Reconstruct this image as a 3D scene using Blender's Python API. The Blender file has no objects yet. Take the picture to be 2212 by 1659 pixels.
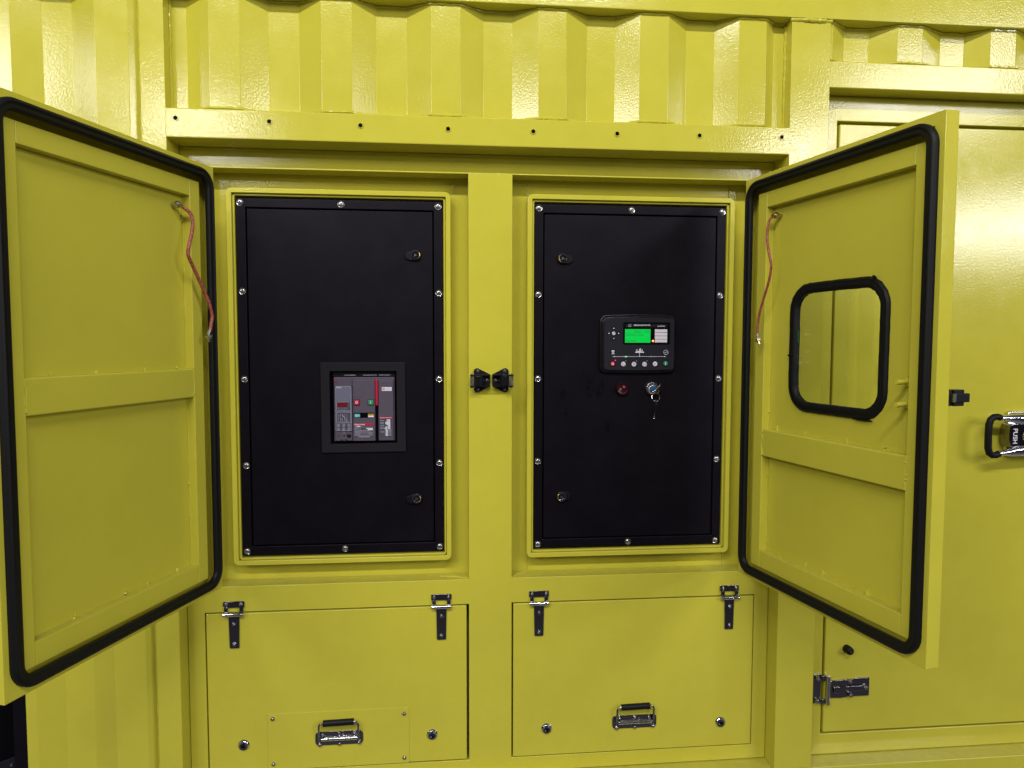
import bpy, bmesh, math, random
from mathutils import Vector, Matrix
random.seed(7)
scn = bpy.context.scene
S = 0.001                                   # everything below is written in millimetres

# ------------------------------------------------------------------ camera
cam_d = bpy.data.cameras.new("camera"); cam = bpy.data.objects.new("camera", cam_d)
scn.collection.objects.link(cam); scn.camera = cam
cam_d.sensor_fit = 'HORIZONTAL'; cam_d.sensor_width = 36.0; cam_d.lens = 1536.68/2212*36
cam_d.clip_start = 0.02; cam_d.clip_end = 200
yaw, pitch, roll = .0977, .0592, .0018
F = Vector((math.sin(yaw)*math.cos(pitch), math.cos(yaw)*math.cos(pitch), -math.sin(pitch)))
R_ = Vector((math.cos(yaw), -math.sin(yaw), 0)); U_ = R_.cross(F)
R2 = math.cos(roll)*R_ + math.sin(roll)*U_; U2 = -math.sin(roll)*R_ + math.cos(roll)*U_
M = Matrix((R2, U2, -F)).transposed().to_4x4()
M.translation = Vector((.0698, -2.1902, .0569))
cam.matrix_world = M

# ------------------------------------------------------------------ world: a dim factory hall
w = bpy.data.worlds.new("World"); scn.world = w; w.use_nodes = True
nt = w.node_tree; bg = nt.nodes['Background']
tc = nt.nodes.new('ShaderNodeTexCoord'); sx = nt.nodes.new('ShaderNodeSeparateXYZ'); cr = nt.nodes.new('ShaderNodeValToRGB')
mp = nt.nodes.new('ShaderNodeMapRange'); mp.inputs[1].default_value = -1; mp.inputs[2].default_value = 1
nt.links.new(tc.outputs['Generated'], sx.inputs[0]); nt.links.new(sx.outputs['Z'], mp.inputs[0])
nt.links.new(mp.outputs[0], cr.inputs[0]); nt.links.new(cr.outputs[0], bg.inputs[0])
els = cr.color_ramp.elements
els[0].position = 0.0; els[0].color = (.18, .175, .185, 1)
els[1].position = 1.0; els[1].color = (.10, .10, .105, 1)
for p, c in ((.20, (.15, .145, .155)), (.34, (.045, .042, .05)), (.45, (.018, .016, .021)), (.53, (.014, .012, .018)), (.68, (.08, .08, .086))):
    e = els.new(p); e.color = (*c, 1)
bg.inputs[1].default_value = 1.0

# ------------------------------------------------------------------ hall lamps
def lamp(name, x, y, z, sx_, sy_, power, target=(0, 0, 0), col=(1, .98, .95)):
    l = bpy.data.lights.new(name, 'AREA'); l.shape = 'RECTANGLE'; l.size = sx_; l.size_y = sy_
    l.energy = power; l.color = col
    o = bpy.data.objects.new(name, l); scn.collection.objects.link(o); o.location = (x, y, z)
    o.rotation_euler = (Vector(target) - Vector((x, y, z))).to_track_quat('-Z', 'Y').to_euler()
    return o
lamp("hall_strip_lamp", -.5, -4.2, 3.5, 4.6, .2, 235, (-.3, 0, -.2))
lamp("hall_lamp", 6.4, -6.8, 3.3, 2.0, 1.0, 112, (1.4, 0, 0))
lamp("hall_lamp", -5.2, -6.0, 2.9, 2.2, 1.0, 135, (-1, 0, -.8))
lamp("hall_lamp", -3.0, -7.4, 2.75, 1.2, .25, 50, (-.5, 0, .5))
lamp("hall_lamp", 4.9, -7.4, 2.6, 1.0, .25, 50, (1, 0, .5))
lamp("hall_window", 8.8, -8.2, 1.85, 3.0, .5, 165, (1.8, 0, .3), (.97, .97, 1))
lamp("hall_lamp", -7.5, -2.0, 2.8, .5, .8, 17, (-.6, 0, .5))
lamp("hall_lamp", 8.5, -1.4, 3.0, .5, .8, 26, (1.2, 0, .6))
scn.view_settings.view_transform = 'Standard'; scn.view_settings.look = 'None'
scn.view_settings.gamma = 1; scn.view_settings.exposure = -0.01
scn.view_settings.use_curve_mapping = False

# ------------------------------------------------------------------ materials
def new_mat(name):
    m = bpy.data.materials.new(name); m.use_nodes = True
    return m, m.node_tree, m.node_tree.nodes['Principled BSDF']
def noise(nt, scale, detail=2, rough=.5, coord='Object', vec=(1, 1, 1)):
    tc = nt.nodes.new('ShaderNodeTexCoord'); mpg = nt.nodes.new('ShaderNodeMapping'); mpg.inputs['Scale'].default_value = vec
    n = nt.nodes.new('ShaderNodeTexNoise'); n.inputs['Scale'].default_value = scale
    n.inputs['Detail'].default_value = detail; n.inputs['Roughness'].default_value = rough
    nt.links.new(tc.outputs[coord], mpg.inputs[0]); nt.links.new(mpg.outputs[0], n.inputs['Vector'])
    return n
def bumps(nt, b, layers):
    prev = None
    for sc, dist, strength, det in layers:
        n = noise(nt, sc, det); bp = nt.nodes.new('ShaderNodeBump')
        bp.inputs['Strength'].default_value = strength; bp.inputs['Distance'].default_value = dist
        nt.links.new(n.outputs[0], bp.inputs['Height'])
        if prev: nt.links.new(prev.outputs[0], bp.inputs['Normal'])
        prev = bp
    nt.links.new(prev.outputs[0], b.inputs['Normal'])
def ramp2(nt, src, p0, c0, p1, c1):
    r = nt.nodes.new('ShaderNodeValToRGB'); e = r.color_ramp.elements
    e[0].position = p0; e[0].color = (*c0, 1); e[1].position = p1; e[1].color = (*c1, 1)
    nt.links.new(src, r.inputs[0]); return r
def plain(name, col, rough=.5, metal=0, bump=None, emit=None, spec=.5, var=0):
    m, nt, b = new_mat(name)
    b.inputs['Base Color'].default_value = (*col, 1); b.inputs['Roughness'].default_value = rough
    b.inputs['Metallic'].default_value = metal; b.inputs['Specular IOR Level'].default_value = spec
    if bump: bumps(nt, b, bump)
    if var:
        n = noise(nt, 25, 4)
        r = ramp2(nt, n.outputs[0], .3, tuple(c*(1-var) for c in col), .7, tuple(min(1, c*(1+var)) for c in col))
        nt.links.new(r.outputs[0], b.inputs['Base Color'])
    if emit:
        b.inputs['Emission Color'].default_value = (*emit[0], 1); b.inputs['Emission Strength'].default_value = emit[1]
    return m
def paint(name, base, rough, peel):
    m, nt, b = new_mat(name)
    n1 = noise(nt, 2.2, 5, .6); n2 = noise(nt, 14, 6, .65)
    mx = nt.nodes.new('ShaderNodeMath'); mx.operation = 'ADD'
    sc = nt.nodes.new('ShaderNodeMath'); sc.operation = 'MULTIPLY'; sc.inputs[1].default_value = .5
    nt.links.new(n2.outputs[0], sc.inputs[0]); nt.links.new(n1.outputs[0], mx.inputs[0]); nt.links.new(sc.outputs[0], mx.inputs[1])
    r = ramp2(nt, mx.outputs[0], .5, tuple(c*.94 for c in base), .95, tuple(c*1.04 for c in base))
    # sparse grime smears
    n3 = noise(nt, 5.5, 8, .75, vec=(1, 1, 1)); g = ramp2(nt, n3.outputs[0], .70, (0, 0, 0), .82, (.16, .16, .16))
    mix = nt.nodes.new('ShaderNodeMixRGB'); mix.inputs[2].default_value = (.16, .13, .045, 1)
    nt.links.new(g.outputs[0], mix.inputs[0]); nt.links.new(r.outputs[0], mix.inputs[1])
    # shop dust settled on upward faces (sills, ledges)
    geo = nt.nodes.new('ShaderNodeNewGeometry'); sp = nt.nodes.new('ShaderNodeSeparateXYZ'); nt.links.new(geo.outputs['True Normal'], sp.inputs[0])
    up = nt.nodes.new('ShaderNodeMapRange'); up.inputs[1].default_value = .6; up.inputs[2].default_value = .95; up.inputs[4].default_value = .5
    nt.links.new(sp.outputs['Z'], up.inputs[0]); nd = noise(nt, 30, 6, .7); um = nt.nodes.new('ShaderNodeMath'); um.operation = 'MULTIPLY'
    nt.links.new(up.outputs[0], um.inputs[0]); nt.links.new(nd.outputs[0], um.inputs[1])
    mixd = nt.nodes.new('ShaderNodeMixRGB'); mixd.inputs[2].default_value = (.15, .13, .07, 1)
    nt.links.new(um.outputs[0], mixd.inputs[0]); nt.links.new(mix.outputs[0], mixd.inputs[1])
    nt.links.new(mixd.outputs[0], b.inputs['Base Color'])
    rr = nt.nodes.new('ShaderNodeMapRange'); rr.inputs[3].default_value = rough-.05; rr.inputs[4].default_value = rough+.08
    nt.links.new(n2.outputs[0], rr.inputs[0]); nt.links.new(rr.outputs[0], b.inputs['Roughness'])
    b.inputs['Specular IOR Level'].default_value = .5
    bumps(nt, b, [(3.0, .004, .2, 1), (195, .0006, peel, 1)])
    return m
YB = (.545, .498, .049)
YEL = paint("yellow_paint", YB, .13, .42)
YELD = paint("yellow_paint_smooth", YB, .33, .2)
def black_panel(name, smears):
    m, nt, b = new_mat(name)
    n = noise(nt, 7, 6, .7); r = ramp2(nt, n.outputs[0], .40, (.0035, .0028, .0048), .72, (.006, .005, .0078))
    nt.links.new(r.outputs[0], b.inputs['Base Color'])
    n2 = noise(nt, 11, 5, .7); rr = nt.nodes.new('ShaderNodeMapRange'); rr.inputs[3].default_value = .34; rr.inputs[4].default_value = .50
    nt.links.new(n2.outputs[0], rr.inputs[0]); nt.links.new(rr.outputs[0], b.inputs['Roughness'])
    if smears:      # wiped finger and oil smears at fixed places on this panel
        tcs = nt.nodes.new('ShaderNodeTexCoord'); wob = noise(nt, 45, 3, .7); acc = None
        for sx0, sz0, sr in smears:
            vm = nt.nodes.new('ShaderNodeVectorMath'); vm.operation = 'SUBTRACT'; vm.inputs[1].default_value = (sx0*S, 0, sz0*S)
            nt.links.new(tcs.outputs['Object'], vm.inputs[0])
            vs = nt.nodes.new('ShaderNodeMapping'); vs.inputs['Rotation'].default_value = (0, .6, 0); vs.inputs['Scale'].default_value = (2.0, 0, .8)
            nt.links.new(vm.outputs[0], vs.inputs[0]); vl = nt.nodes.new('ShaderNodeVectorMath'); vl.operation = 'LENGTH'
            nt.links.new(vs.outputs[0], vl.inputs[0])
            mr = nt.nodes.new('ShaderNodeMapRange'); mr.inputs[1].default_value = sr*S; mr.inputs[2].default_value = sr*S*.4
            nt.links.new(vl.outputs['Value'], mr.inputs[0])
            if acc is None: acc = mr.outputs[0]
            else:
                mm = nt.nodes.new('ShaderNodeMath'); mm.operation = 'MAXIMUM'; nt.links.new(acc, mm.inputs[0]); nt.links.new(mr.outputs[0], mm.inputs[1]); acc = mm.outputs[0]
        wm = nt.nodes.new('ShaderNodeMapRange'); wm.inputs[1].default_value = .42; wm.inputs[2].default_value = .55
        nt.links.new(wob.outputs[0], wm.inputs[0]); mu = nt.nodes.new('ShaderNodeMath'); mu.operation = 'MULTIPLY'
        nt.links.new(acc, mu.inputs[0]); nt.links.new(wm.outputs[0], mu.inputs[1])
        mu2 = nt.nodes.new('ShaderNodeMath'); mu2.operation = 'MULTIPLY'; mu2.inputs[1].default_value = .55; nt.links.new(mu.outputs[0], mu2.inputs[0]); mu = mu2
        mx2 = nt.nodes.new('ShaderNodeMixRGB'); mx2.inputs[2].default_value = (.0012, .001, .0016, 1)
        nt.links.new(mu.outputs[0], mx2.inputs[0]); nt.links.new(r.outputs[0], mx2.inputs[1]); nt.links.new(mx2.outputs[0], b.inputs['Base Color'])
        sp_ = nt.nodes.new('ShaderNodeMapRange'); sp_.inputs[3].default_value = .16; sp_.inputs[4].default_value = .07
        nt.links.new(mu.outputs[0], sp_.inputs[0]); nt.links.new(sp_.outputs[0], b.inputs['Specular IOR Level'])
    b.inputs['Specular IOR Level'].default_value = .16; b.inputs['Specular Tint'].default_value = (.92, .83, 1, 1)
    bumps(nt, b, [(700, .0003, .15, 2)])
    return m
BLK = black_panel("black_powder_coat", ())
BLKR = black_panel("black_powder_coat_smudged", ((-215, 495, 26), (-150, 555, 14), (-128, 508, 34), (-98, 490, 26), (-88, 515, 20), (-205, 430, 18), (-70, 380, 22)))
RUB = plain("black_rubber", (.0045, .0045, .0055), .52, bump=[(300, .0004, .3, 3)], spec=.22)
CHR = plain("chrome", (.72, .71, .74), .10, 1, bump=[(40, .0006, .25, 1)])
STL = plain("stainless_steel", (.52, .51, .51), .26, 1, bump=[(200, .0004, .3, 2)])
DCH = plain("dark_polished_steel", (.26, .25, .28), .12, 1, bump=[(24, .0012, .35, 1)])
BRS = plain("brass", (.62, .45, .12), .3, 1)
BRZ = plain("passivated_steel", (.55, .44, .30), .28, 1)
GAL = plain("galvanised_bolt", (.40, .39, .43), .24, 1, bump=[(350, .0006, .5, 2)])
BPL = plain("black_plastic", (.005, .005, .0065), .40, spec=.3)
BPG = plain("gloss_black_plastic", (.007, .007, .009), .22)
BZL = plain("bezel_dark_grey", (.010, .009, .013), .5, spec=.2)
FAC = plain("faceplate_charcoal", (.010, .010, .018), .48, spec=.3)
GRP = plain("breaker_grey_plastic", (.082, .066, .098), .5, var=.05, spec=.3)
GRL = plain("trip_unit_blue_grey", (.125, .125, .19), .45)
GRD = plain("trip_unit_dark", (.055, .052, .08), .5)
RED = plain("red_plastic", (.45, .008, .035), .4)
REDD = plain("dark_red_display", (.16, .008, .018), .25)
GRN = plain("green_plastic", (.03, .22, .10), .4)
TEA = plain("teal_indicator", (.07, .42, .38), .4)
AMB = plain("amber_label", (.68, .42, .05), .4)
WHT = plain("white_print", (.72, .70, .78), .5)
LGR = plain("grey_print", (.38, .37, .48), .5)
MGR = plain("dim_grey_print", (.14, .13, .18), .5)
PNK = plain("pale_button", (.68, .62, .70), .4)
BLU = plain("blue_lock_core", (.012, .07, .22), .3, emit=None)
SCR = plain("green_lcd_screen", (.0, .22, .04), .3, emit=((.0, .56, .05), .8))
LED = plain("lit_orange_led", (.9, .3, .05), .3, emit=((1.0, .18, .02), 5.0))
LEDG = plain("lit_green_led", (.1, .8, .2), .3, emit=((.1, .9, .2), .9))
LEDR = plain("lit_red_led", (.8, .05, .1), .3, emit=((.9, .02, .08), .6))
INK = plain("lcd_dark_ink", (.0, .10, .02), .5, emit=((.0, .16, .02), .9))
LENS = plain("dark_red_lens", (.03, .0015, .004), .25, spec=.3)
DRK = plain("dark_void", (.002, .002, .003), .9, spec=.05)
def braid():
    m, nt, b = new_mat("braided_red_copper")
    tc = nt.nodes.new('ShaderNodeTexCoord'); wv = nt.nodes.new('ShaderNodeTexVoronoi'); wv.inputs['Scale'].default_value = 330
    nt.links.new(tc.outputs['Object'], wv.inputs['Vector'])
    r = ramp2(nt, wv.outputs['Distance'], .25, (.46, .13, .09), .62, (.19, .03, .02))
    nt.links.new(r.outputs[0], b.inputs['Base Color']); b.inputs['Roughness'].default_value = .42
    bp = nt.nodes.new('ShaderNodeBump'); bp.inputs['Distance'].default_value = .001; bp.inputs['Strength'].default_value = .7
    nt.links.new(wv.outputs['Distance'], bp.inputs['Height']); nt.links.new(bp.outputs[0], b.inputs['Normal'])
    return m
BRD = braid()
def glass():
    m = bpy.data.materials.new("window_glass"); m.use_nodes = True; nt = m.node_tree; nt.nodes.clear()
    o = nt.nodes.new('ShaderNodeOutputMaterial'); g = nt.nodes.new('ShaderNodeBsdfGlossy'); t = nt.nodes.new('ShaderNodeBsdfTransparent')
    g.inputs['Roughness'].default_value = .02; t.inputs[0].default_value = (.95, .97, .95, 1)
    f = nt.nodes.new('ShaderNodeLayerWeight'); f.inputs[0].default_value = .12; mx = nt.nodes.new('ShaderNodeMixShader')
    nt.links.new(f.outputs[1], mx.inputs[0]); nt.links.new(t.outputs[0], mx.inputs[1]); nt.links.new(g.outputs[0], mx.inputs[2])
    nt.links.new(mx.outputs[0], o.inputs[0]); return m
GLS = glass()

# ------------------------------------------------------------------ mesh helpers
class MB:
    """collects shapes (in mm) in one bmesh; f maps local (x, depth, z) to object coordinates"""
    def __init__(s, f=None): s.bm = bmesh.new(); s.f = f or (lambda x, y, z: (x, y, z)); s.mi = 0
    def v(s, x, y, z): return s.bm.verts.new([c*S for c in s.f(x, y, z)])
    def face(s, vs):
        try:
            fc = s.bm.faces.new(vs); fc.material_index = s.mi; return fc
        except ValueError: return None
    def box(s, x0, x1, y0, y1, z0, z1):
        a = [s.v(x, y, z) for z in (z0, z1) for (x, y) in ((x0, y0), (x1, y0), (x1, y1), (x0, y1))]
        for q in ((3, 2, 1, 0), (4, 5, 6, 7), (0, 1, 5, 4), (1, 2, 6, 5), (2, 3, 7, 6), (3, 0, 4, 7)): s.face([a[i] for i in q])
        return s
    def prism(s, pts, y0, y1, top=1.0, c=None):
        """outline pts (x, z) from depth y0 (front) to y1; top scales the front outline about c"""
        n = len(pts)
        if c is None: c = (sum(p[0] for p in pts)/n, sum(p[1] for p in pts)/n)
        fr = [s.v(c[0]+(p[0]-c[0])*top, y0, c[1]+(p[1]-c[1])*top) for p in pts]; bk = [s.v(p[0], y1, p[1]) for p in pts]
        s.face(fr); s.face(bk[::-1])
        for i in range(n): s.face([fr[i], bk[i], bk[(i+1) % n], fr[(i+1) % n]])
        return s
    def lathe(s, cx, cz, prof, n=20):
        """prof: list of (radius, y) from front centre to back; axis along y"""
        rings = []
        for r, y in prof:
            rings.append([s.v(cx, y, cz)] if r <= 1e-6 else [s.v(cx+r*math.cos(2*math.pi*i/n), y, cz+r*math.sin(2*math.pi*i/n)) for i in range(n)])
        for a, b in zip(rings, rings[1:]):
            for i in range(n):
                j = (i+1) % n
                if len(a) == 1 and len(b) == 1: continue
                if len(a) == 1: s.face([a[0], b[i], b[j]])
                elif len(b) == 1: s.face([a[i], a[j], b[0]])
                else: s.face([a[i], b[i], b[j], a[j]])
        return s
    def tube(s, pts, r, n=10, caps=True, jit=0):
        P = [Vector(p) for p in pts]; rings = []; up = None
        for i, p in enumerate(P):
            t = (P[min(i+1, len(P)-1)]-P[max(i-1, 0)]).normalized()
            if up is None: up = t.orthogonal().normalized()
            up = (up - t*up.dot(t)).normalized(); sd = t.cross(up)
            rr = (r[i] if isinstance(r, (list, tuple)) else r)*(1+random.uniform(-jit, jit))
            rings.append([s.v(*(p+up*rr*math.cos(2*math.pi*k/n)+sd*rr*math.sin(2*math.pi*k/n))) for k in range(n)])
        for a, b in zip(rings, rings[1:]):
            for k in range(n): s.face([a[k], a[(k+1) % n], b[(k+1) % n], b[k]])
        if caps: s.face(rings[0][::-1]); s.face(rings[-1])
        return s
    def sweep(s, path, sec, closed_sec=True):
        """closed path of (x, z, nx, nz); sec of (outward offset, depth)"""
        rings = [[s.v(x+o*nx, d, z+o*nz) for (o, d) in sec] for (x, z, nx, nz) in path]
        m = len(sec)
        for i in range(len(rings)):
            a, b = rings[i], rings[(i+1) % len(rings)]
            for k in range(m if closed_sec else m-1): s.face([a[k], b[k], b[(k+1) % m], a[(k+1) % m]])
        return s
    def plate(s, xs, zs, solid, y0, y1):
        """grid of cells; solid(i, j) says which cells exist"""
        vt = {}
        def g(i, j, y):
            k = (i, j, y)
            if k not in vt: vt[k] = s.v(xs[i], y, zs[j])
            return vt[k]
        nx, nz = len(xs)-1, len(zs)-1
        ok = lambda i, j: 0 <= i < nx and 0 <= j < nz and solid(i, j)
        for i in range(nx):
            for j in range(nz):
                if not ok(i, j): continue
                s.face([g(i, j, y0), g(i+1, j, y0), g(i+1, j+1, y0), g(i, j+1, y0)])
                s.face([g(i, j, y1), g(i, j+1, y1), g(i+1, j+1, y1), g(i+1, j, y1)])
                for (a, b, c, d, di, dj) in ((i, j, i+1, j, 0, -1), (i+1, j, i+1, j+1, 1, 0), (i+1, j+1, i, j+1, 0, 1), (i, j+1, i, j, -1, 0)):
                    if not ok(i+di, j+dj): s.face([g(a, b, y0), g(a, b, y1), g(c, d, y1), g(c, d, y0)])
        return s
def rrect(x0, x1, z0, z1, r, n=6):
    """rounded rectangle path: (x, z, nx, nz) counter-clockwise"""
    out = []
    for cx, cz, a0 in ((x1-r, z0+r, -90), (x1-r, z1-r, 0), (x0+r, z1-r, 90), (x0+r, z0+r, 180)):
        for i in range(n+1):
            a = math.radians(a0+90*i/n); out.append((cx+r*math.cos(a), cz+r*math.sin(a), math.cos(a), math.sin(a)))
    return out
def rpts(*a, **k): return [(p[0], p[1]) for p in rrect(*a, **k)]
def hexa(cx, cz, r, a0=0): return [(cx+r*math.cos(math.radians(a0+60*i)), cz+r*math.sin(math.radians(a0+60*i))) for i in range(6)]
def circ(cx, cz, r, n=16): return [(cx+r*math.cos(2*math.pi*i/n), cz+r*math.sin(2*math.pi*i/n)) for i in range(n)]

class Thing:
    def __init__(s, name, label, cat, loc=(0, 0, 0), rot=0, group=None):
        o = bpy.data.objects.new(name, None); scn.collection.objects.link(o); o.empty_display_size = .05
        o.location = [c*S for c in loc]; o.rotation_euler = (0, 0, rot)
        o['label'] = label; o['category'] = cat
        if group: o['group'] = group
        s.o = o; s.loc = loc
    def rel(s, x, y, z): return (x-s.loc[0], y-s.loc[1], z-s.loc[2])
    def mb(s, f=None): return MB(f or s.rel)
def link_mesh(name, mb, mats, parent, bevel=0, smooth=True, seg=2, label=None, angle=40):
    bmesh.ops.recalc_face_normals(mb.bm, faces=mb.bm.faces)
    me = bpy.data.meshes.new(name); mb.bm.to_mesh(me); mb.bm.free()
    for m in (mats if isinstance(mats, (list, tuple)) else [mats]): me.materials.append(m)
    o = bpy.data.objects.new(name, me); scn.collection.objects.link(o)
    if parent is not None: o.parent = parent
    if bevel == -1:      # folded sheet: crisp small-radius bends
        for p in me.polygons: p.use_smooth = False
        b = o.modifiers.new('bevel', 'BEVEL'); b.width = 2.5*S; b.segments = 2; b.limit_method = 'ANGLE'; b.angle_limit = math.radians(12); b.harden_normals = True; b.profile = .6
        for p in me.polygons: p.use_smooth = True
        me.set_sharp_from_angle(angle=math.radians(12)); return o
    if bevel:
        b = o.modifiers.new("bevel", 'BEVEL'); b.width = bevel*S; b.segments = seg; b.limit_method = 'ANGLE'
        b.angle_limit = math.radians(35); b.harden_normals = True
    if smooth:
        for p in me.polygons: p.use_smooth = True
        me.set_sharp_from_angle(angle=math.radians(angle))
    if label: o['label'] = label
    return o
def inst(src, parent, loc, name=None, scale=None, rot=None):
    o = src.copy(); scn.collection.objects.link(o); o.parent = parent; o.location = [c*S for c in loc]
    if scale: o.scale = scale
    if rot: o.rotation_euler = rot
    if name: o.name = name
    return o
def text_part(name, body, size, cx, cz, y, mat, parent, rel, align='CENTER', rot=0, bold=0, sx=1):
    cu = bpy.data.curves.new(name, 'FONT'); cu.body = body; cu.size = size*S; cu.align_x = align; cu.align_y = 'CENTER'
    cu.extrude = .15*S; cu.offset = bold*S
    t = bpy.data.objects.new(name, cu); scn.collection.objects.link(t)
    dg = bpy.context.evaluated_depsgraph_get(); dg.update()
    me = bpy.data.meshes.new_from_object(t.evaluated_get(dg)); bpy.data.objects.remove(t); bpy.data.curves.remove(cu)
    c, s_ = math.cos(rot), math.sin(rot); L = rel(cx, y, cz)
    for v in me.vertices:
        x, yy, z = v.co.x*sx, v.co.y, v.co.z
        v.co = (L[0]*S + x*c-yy*s_, L[1]*S - z, L[2]*S + x*s_+yy*c)
    me.materials.clear(); me.materials.append(mat)
    o = bpy.data.objects.new(name, me); scn.collection.objects.link(o); o.parent = parent
    return o

# =================================================================== CONTAINER WALL
K = Thing('generator_container', 'yellow corrugated steel container wall that carries all the doors and black panels', 'container', (200, 0, -1500))
k = K.o
# --- corrugated sheets
CR, VL = -84, -48
def corr(runs, z0, z1):
    m = K.mb(); fr = []
    for (x0, x1, y) in runs: fr += [(x0, y), (x1, y)]
    bk = [(x, y+3) for x, y in fr]
    A = [[m.v(x, y, z) for x, y in fr] for z in (z0, z1)]; B = [[m.v(x, y, z) for x, y in bk] for z in (z0, z1)]
    for i in range(len(fr)-1):
        m.face([A[0][i], A[0][i+1], A[1][i+1], A[1][i]]); m.face([B[0][i+1], B[0][i], B[1][i], B[1][i+1]])
        m.face([A[0][i+1], A[0][i], B[0][i], B[0][i+1]]); m.face([A[1][i], A[1][i+1], B[1][i+1], B[1][i]])
    m.face([A[0][0], A[1][0], B[1][0], B[0][0]]); m.face([A[0][-1], B[0][-1], B[1][-1], A[1][-1]])
    return m
left_runs = [(-1750+0, -1730, CR), (-1660, -1590, VL), (-1515, -1432, CR), (-1360, -1280, VL), (-1200, -1093, CR), (-1030, -951, VL), (-876, -789, CR), (-762, -757, -66)]
mid_runs = [(-689, -645, VL), (-574, -491, CR), (-419, -335, VL), (-267, -182, CR), (-116, -30, VL), (42, 125, CR), (194, 278, VL),
            (353, 434, CR), (502, 586, VL), (654, 740, CR), (806, 893, VL), (957, 1041, CR), (1078, 1114, VL-4)]
right_runs = [(1240, 1250, CR), (1305, 1387, VL), (1457, 1539, CR), (1622, 1702, VL), (1763, 1848, CR), (1925, 2005, VL), (2080, 2160, CR), (2235, 2315, VL), (2390, 2470, CR)]
link_mesh('corrugated_panel', corr(left_runs, -600, 1022), YEL, k, bevel=-1)
link_mesh('corrugated_panel', corr([(-1122, -1093, CR), (-1030, -951, VL), (-876, -789, CR), (-762, -757, -66)], -1300, -602), YEL, k, bevel=-1)
link_mesh('corrugated_panel', corr(mid_runs, 700, 1022), YEL, k, bevel=-1)
link_mesh('corrugated_panel', corr(right_runs, 902, 1022), YEL, k, bevel=-1)
# --- frame members
link_mesh('roof_rail', K.mb().box(-1900, 2700, -101, 20, 1024, 1240), YEL, k, bevel=3)
link_mesh('bottom_rail', K.mb().box(-1900, 2700, -95, 20, -1480, -1301), YEL, k, bevel=3)
link_mesh('column', K.mb().box(-755, -690, -95, 38, -1300, 1023), YEL, k, bevel=1.2)
link_mesh('column', K.mb().box(1115, 1238, -95, 38, -1300, 1023), YEL, k, bevel=1.2)
def xrail(x0, x1, z0, z1, y0, y1, r=3):
    """rail along x with its long front edges eased, ends left square so that they weld flush"""
    m = K.mb(); pr = [(y0, z0+r), (y0+r*.3, z0+r*.3), (y0+r, z0), (y1, z0), (y1, z1), (y0+r, z1), (y0+r*.3, z1-r*.3), (y0, z1-r)]
    a = [m.v(x0, y, z) for y, z in pr]; b = [m.v(x1, y, z) for y, z in pr]
    m.face(a); m.face(b[::-1])
    for i in range(8): m.face([a[i], a[(i+1) % 8], b[(i+1) % 8], b[i]])
    return m
link_mesh('door_header', xrail(1237.5, 2600, 826, 905, -94.9, -2), YEL, k, angle=8)
# --- flat rail with threaded holes
link_mesh('drilled_rail', xrail(-690.5, 1115.5, 623, 704, -94.9, 38), YEL, k, angle=8)
hx = [-664, -411, -159, 89, 336, 585, 835, 1090]; hz = [675, 673, 670, 668, 668, 669, 671, 674]
hm = MB(); hm.sweep([(p[0], p[1], p[0]/10, p[1]/10) for p in hexa(0, 0, 9, 30)], [(0, 0), (0, -2.5), (-2.6, -2.5), (-2.6, -.4)], False)
hm.mi = 1; hm.prism(hexa(0, 0, 6.6, 30), -.6, -.2)
h0 = None
for i, x in enumerate(hx):
    if h0 is None:
        h0 = link_mesh('bolt_hole', hm, [YEL, DRK], k, smooth=False); h0.location = [c*S for c in K.rel(x, -94.9, hz[i])]
    else: inst(h0, k, K.rel(x, -94.9, hz[i]))
# --- lintel strip in the shade above the cabinet plate
link_mesh('lintel_strip', K.mb().box(-689, 1114, 0, 36, 562, 622), YEL, k, bevel=1)
# --- the cabinet plate with two alcoves and two hatch openings
xs = [-689, -640, -612, 149, 282, 1040, 1067, 1114]; zs = [-1299, -1252, -754, -675, 557, 562]
def solid(i, j):
    x = (xs[i]+xs[i+1])/2; z = (zs[j]+zs[j+1])/2
    if -675 < z < 557 and (-612 < x < 149 or 282 < x < 1040): return False
    if -1252 < z < -754 and (-640 < x < 149 or 282 < x < 1067): return False
    return True
link_mesh('cabinet_plate', K.mb().plate(xs, zs, solid, -30, 38), YEL, k, bevel=2)
link_mesh('alcove_back', K.mb().box(-680, 1110, 40, 44, -720, 600), YEL, k)
link_mesh('hatch_backing', K.mb().box(-680, 1110, 40.5, 44, -1298, -724), YEL, k)
# --- raised lips round the instrument panels
for cx in (-232.7, 660.6):
    o = link_mesh('panel_lip', K.mb().sweep(rrect(cx-329, cx+329, -623, 509, 17, 5), [(0, 39), (0, 0), (-15, 0), (-15, 39)]), YEL, k, bevel=2.2)
    link_mesh('lip_step', K.mb().sweep(rrect(cx-313.5, cx+313.5, -607.5, 493.5, 8, 3), [(0, 39), (0, 9.5), (-6, 9.5), (-6, 39)]), YEL, k, bevel=1.2)
# corner seams of the alcove lining
for (x, z0, z1) in ((105, 511, 556), (338, 511, 556), (-560, 511, 556), (985, 511, 556), (338, -674, -625), (985, -674, -625)):
    link_mesh('seam_weld', K.mb().tube([(x, 39.5, z0+(z1-z0)*t/6) for t in range(7)], 1.6, 6, jit=.35), YEL, k)
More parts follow.
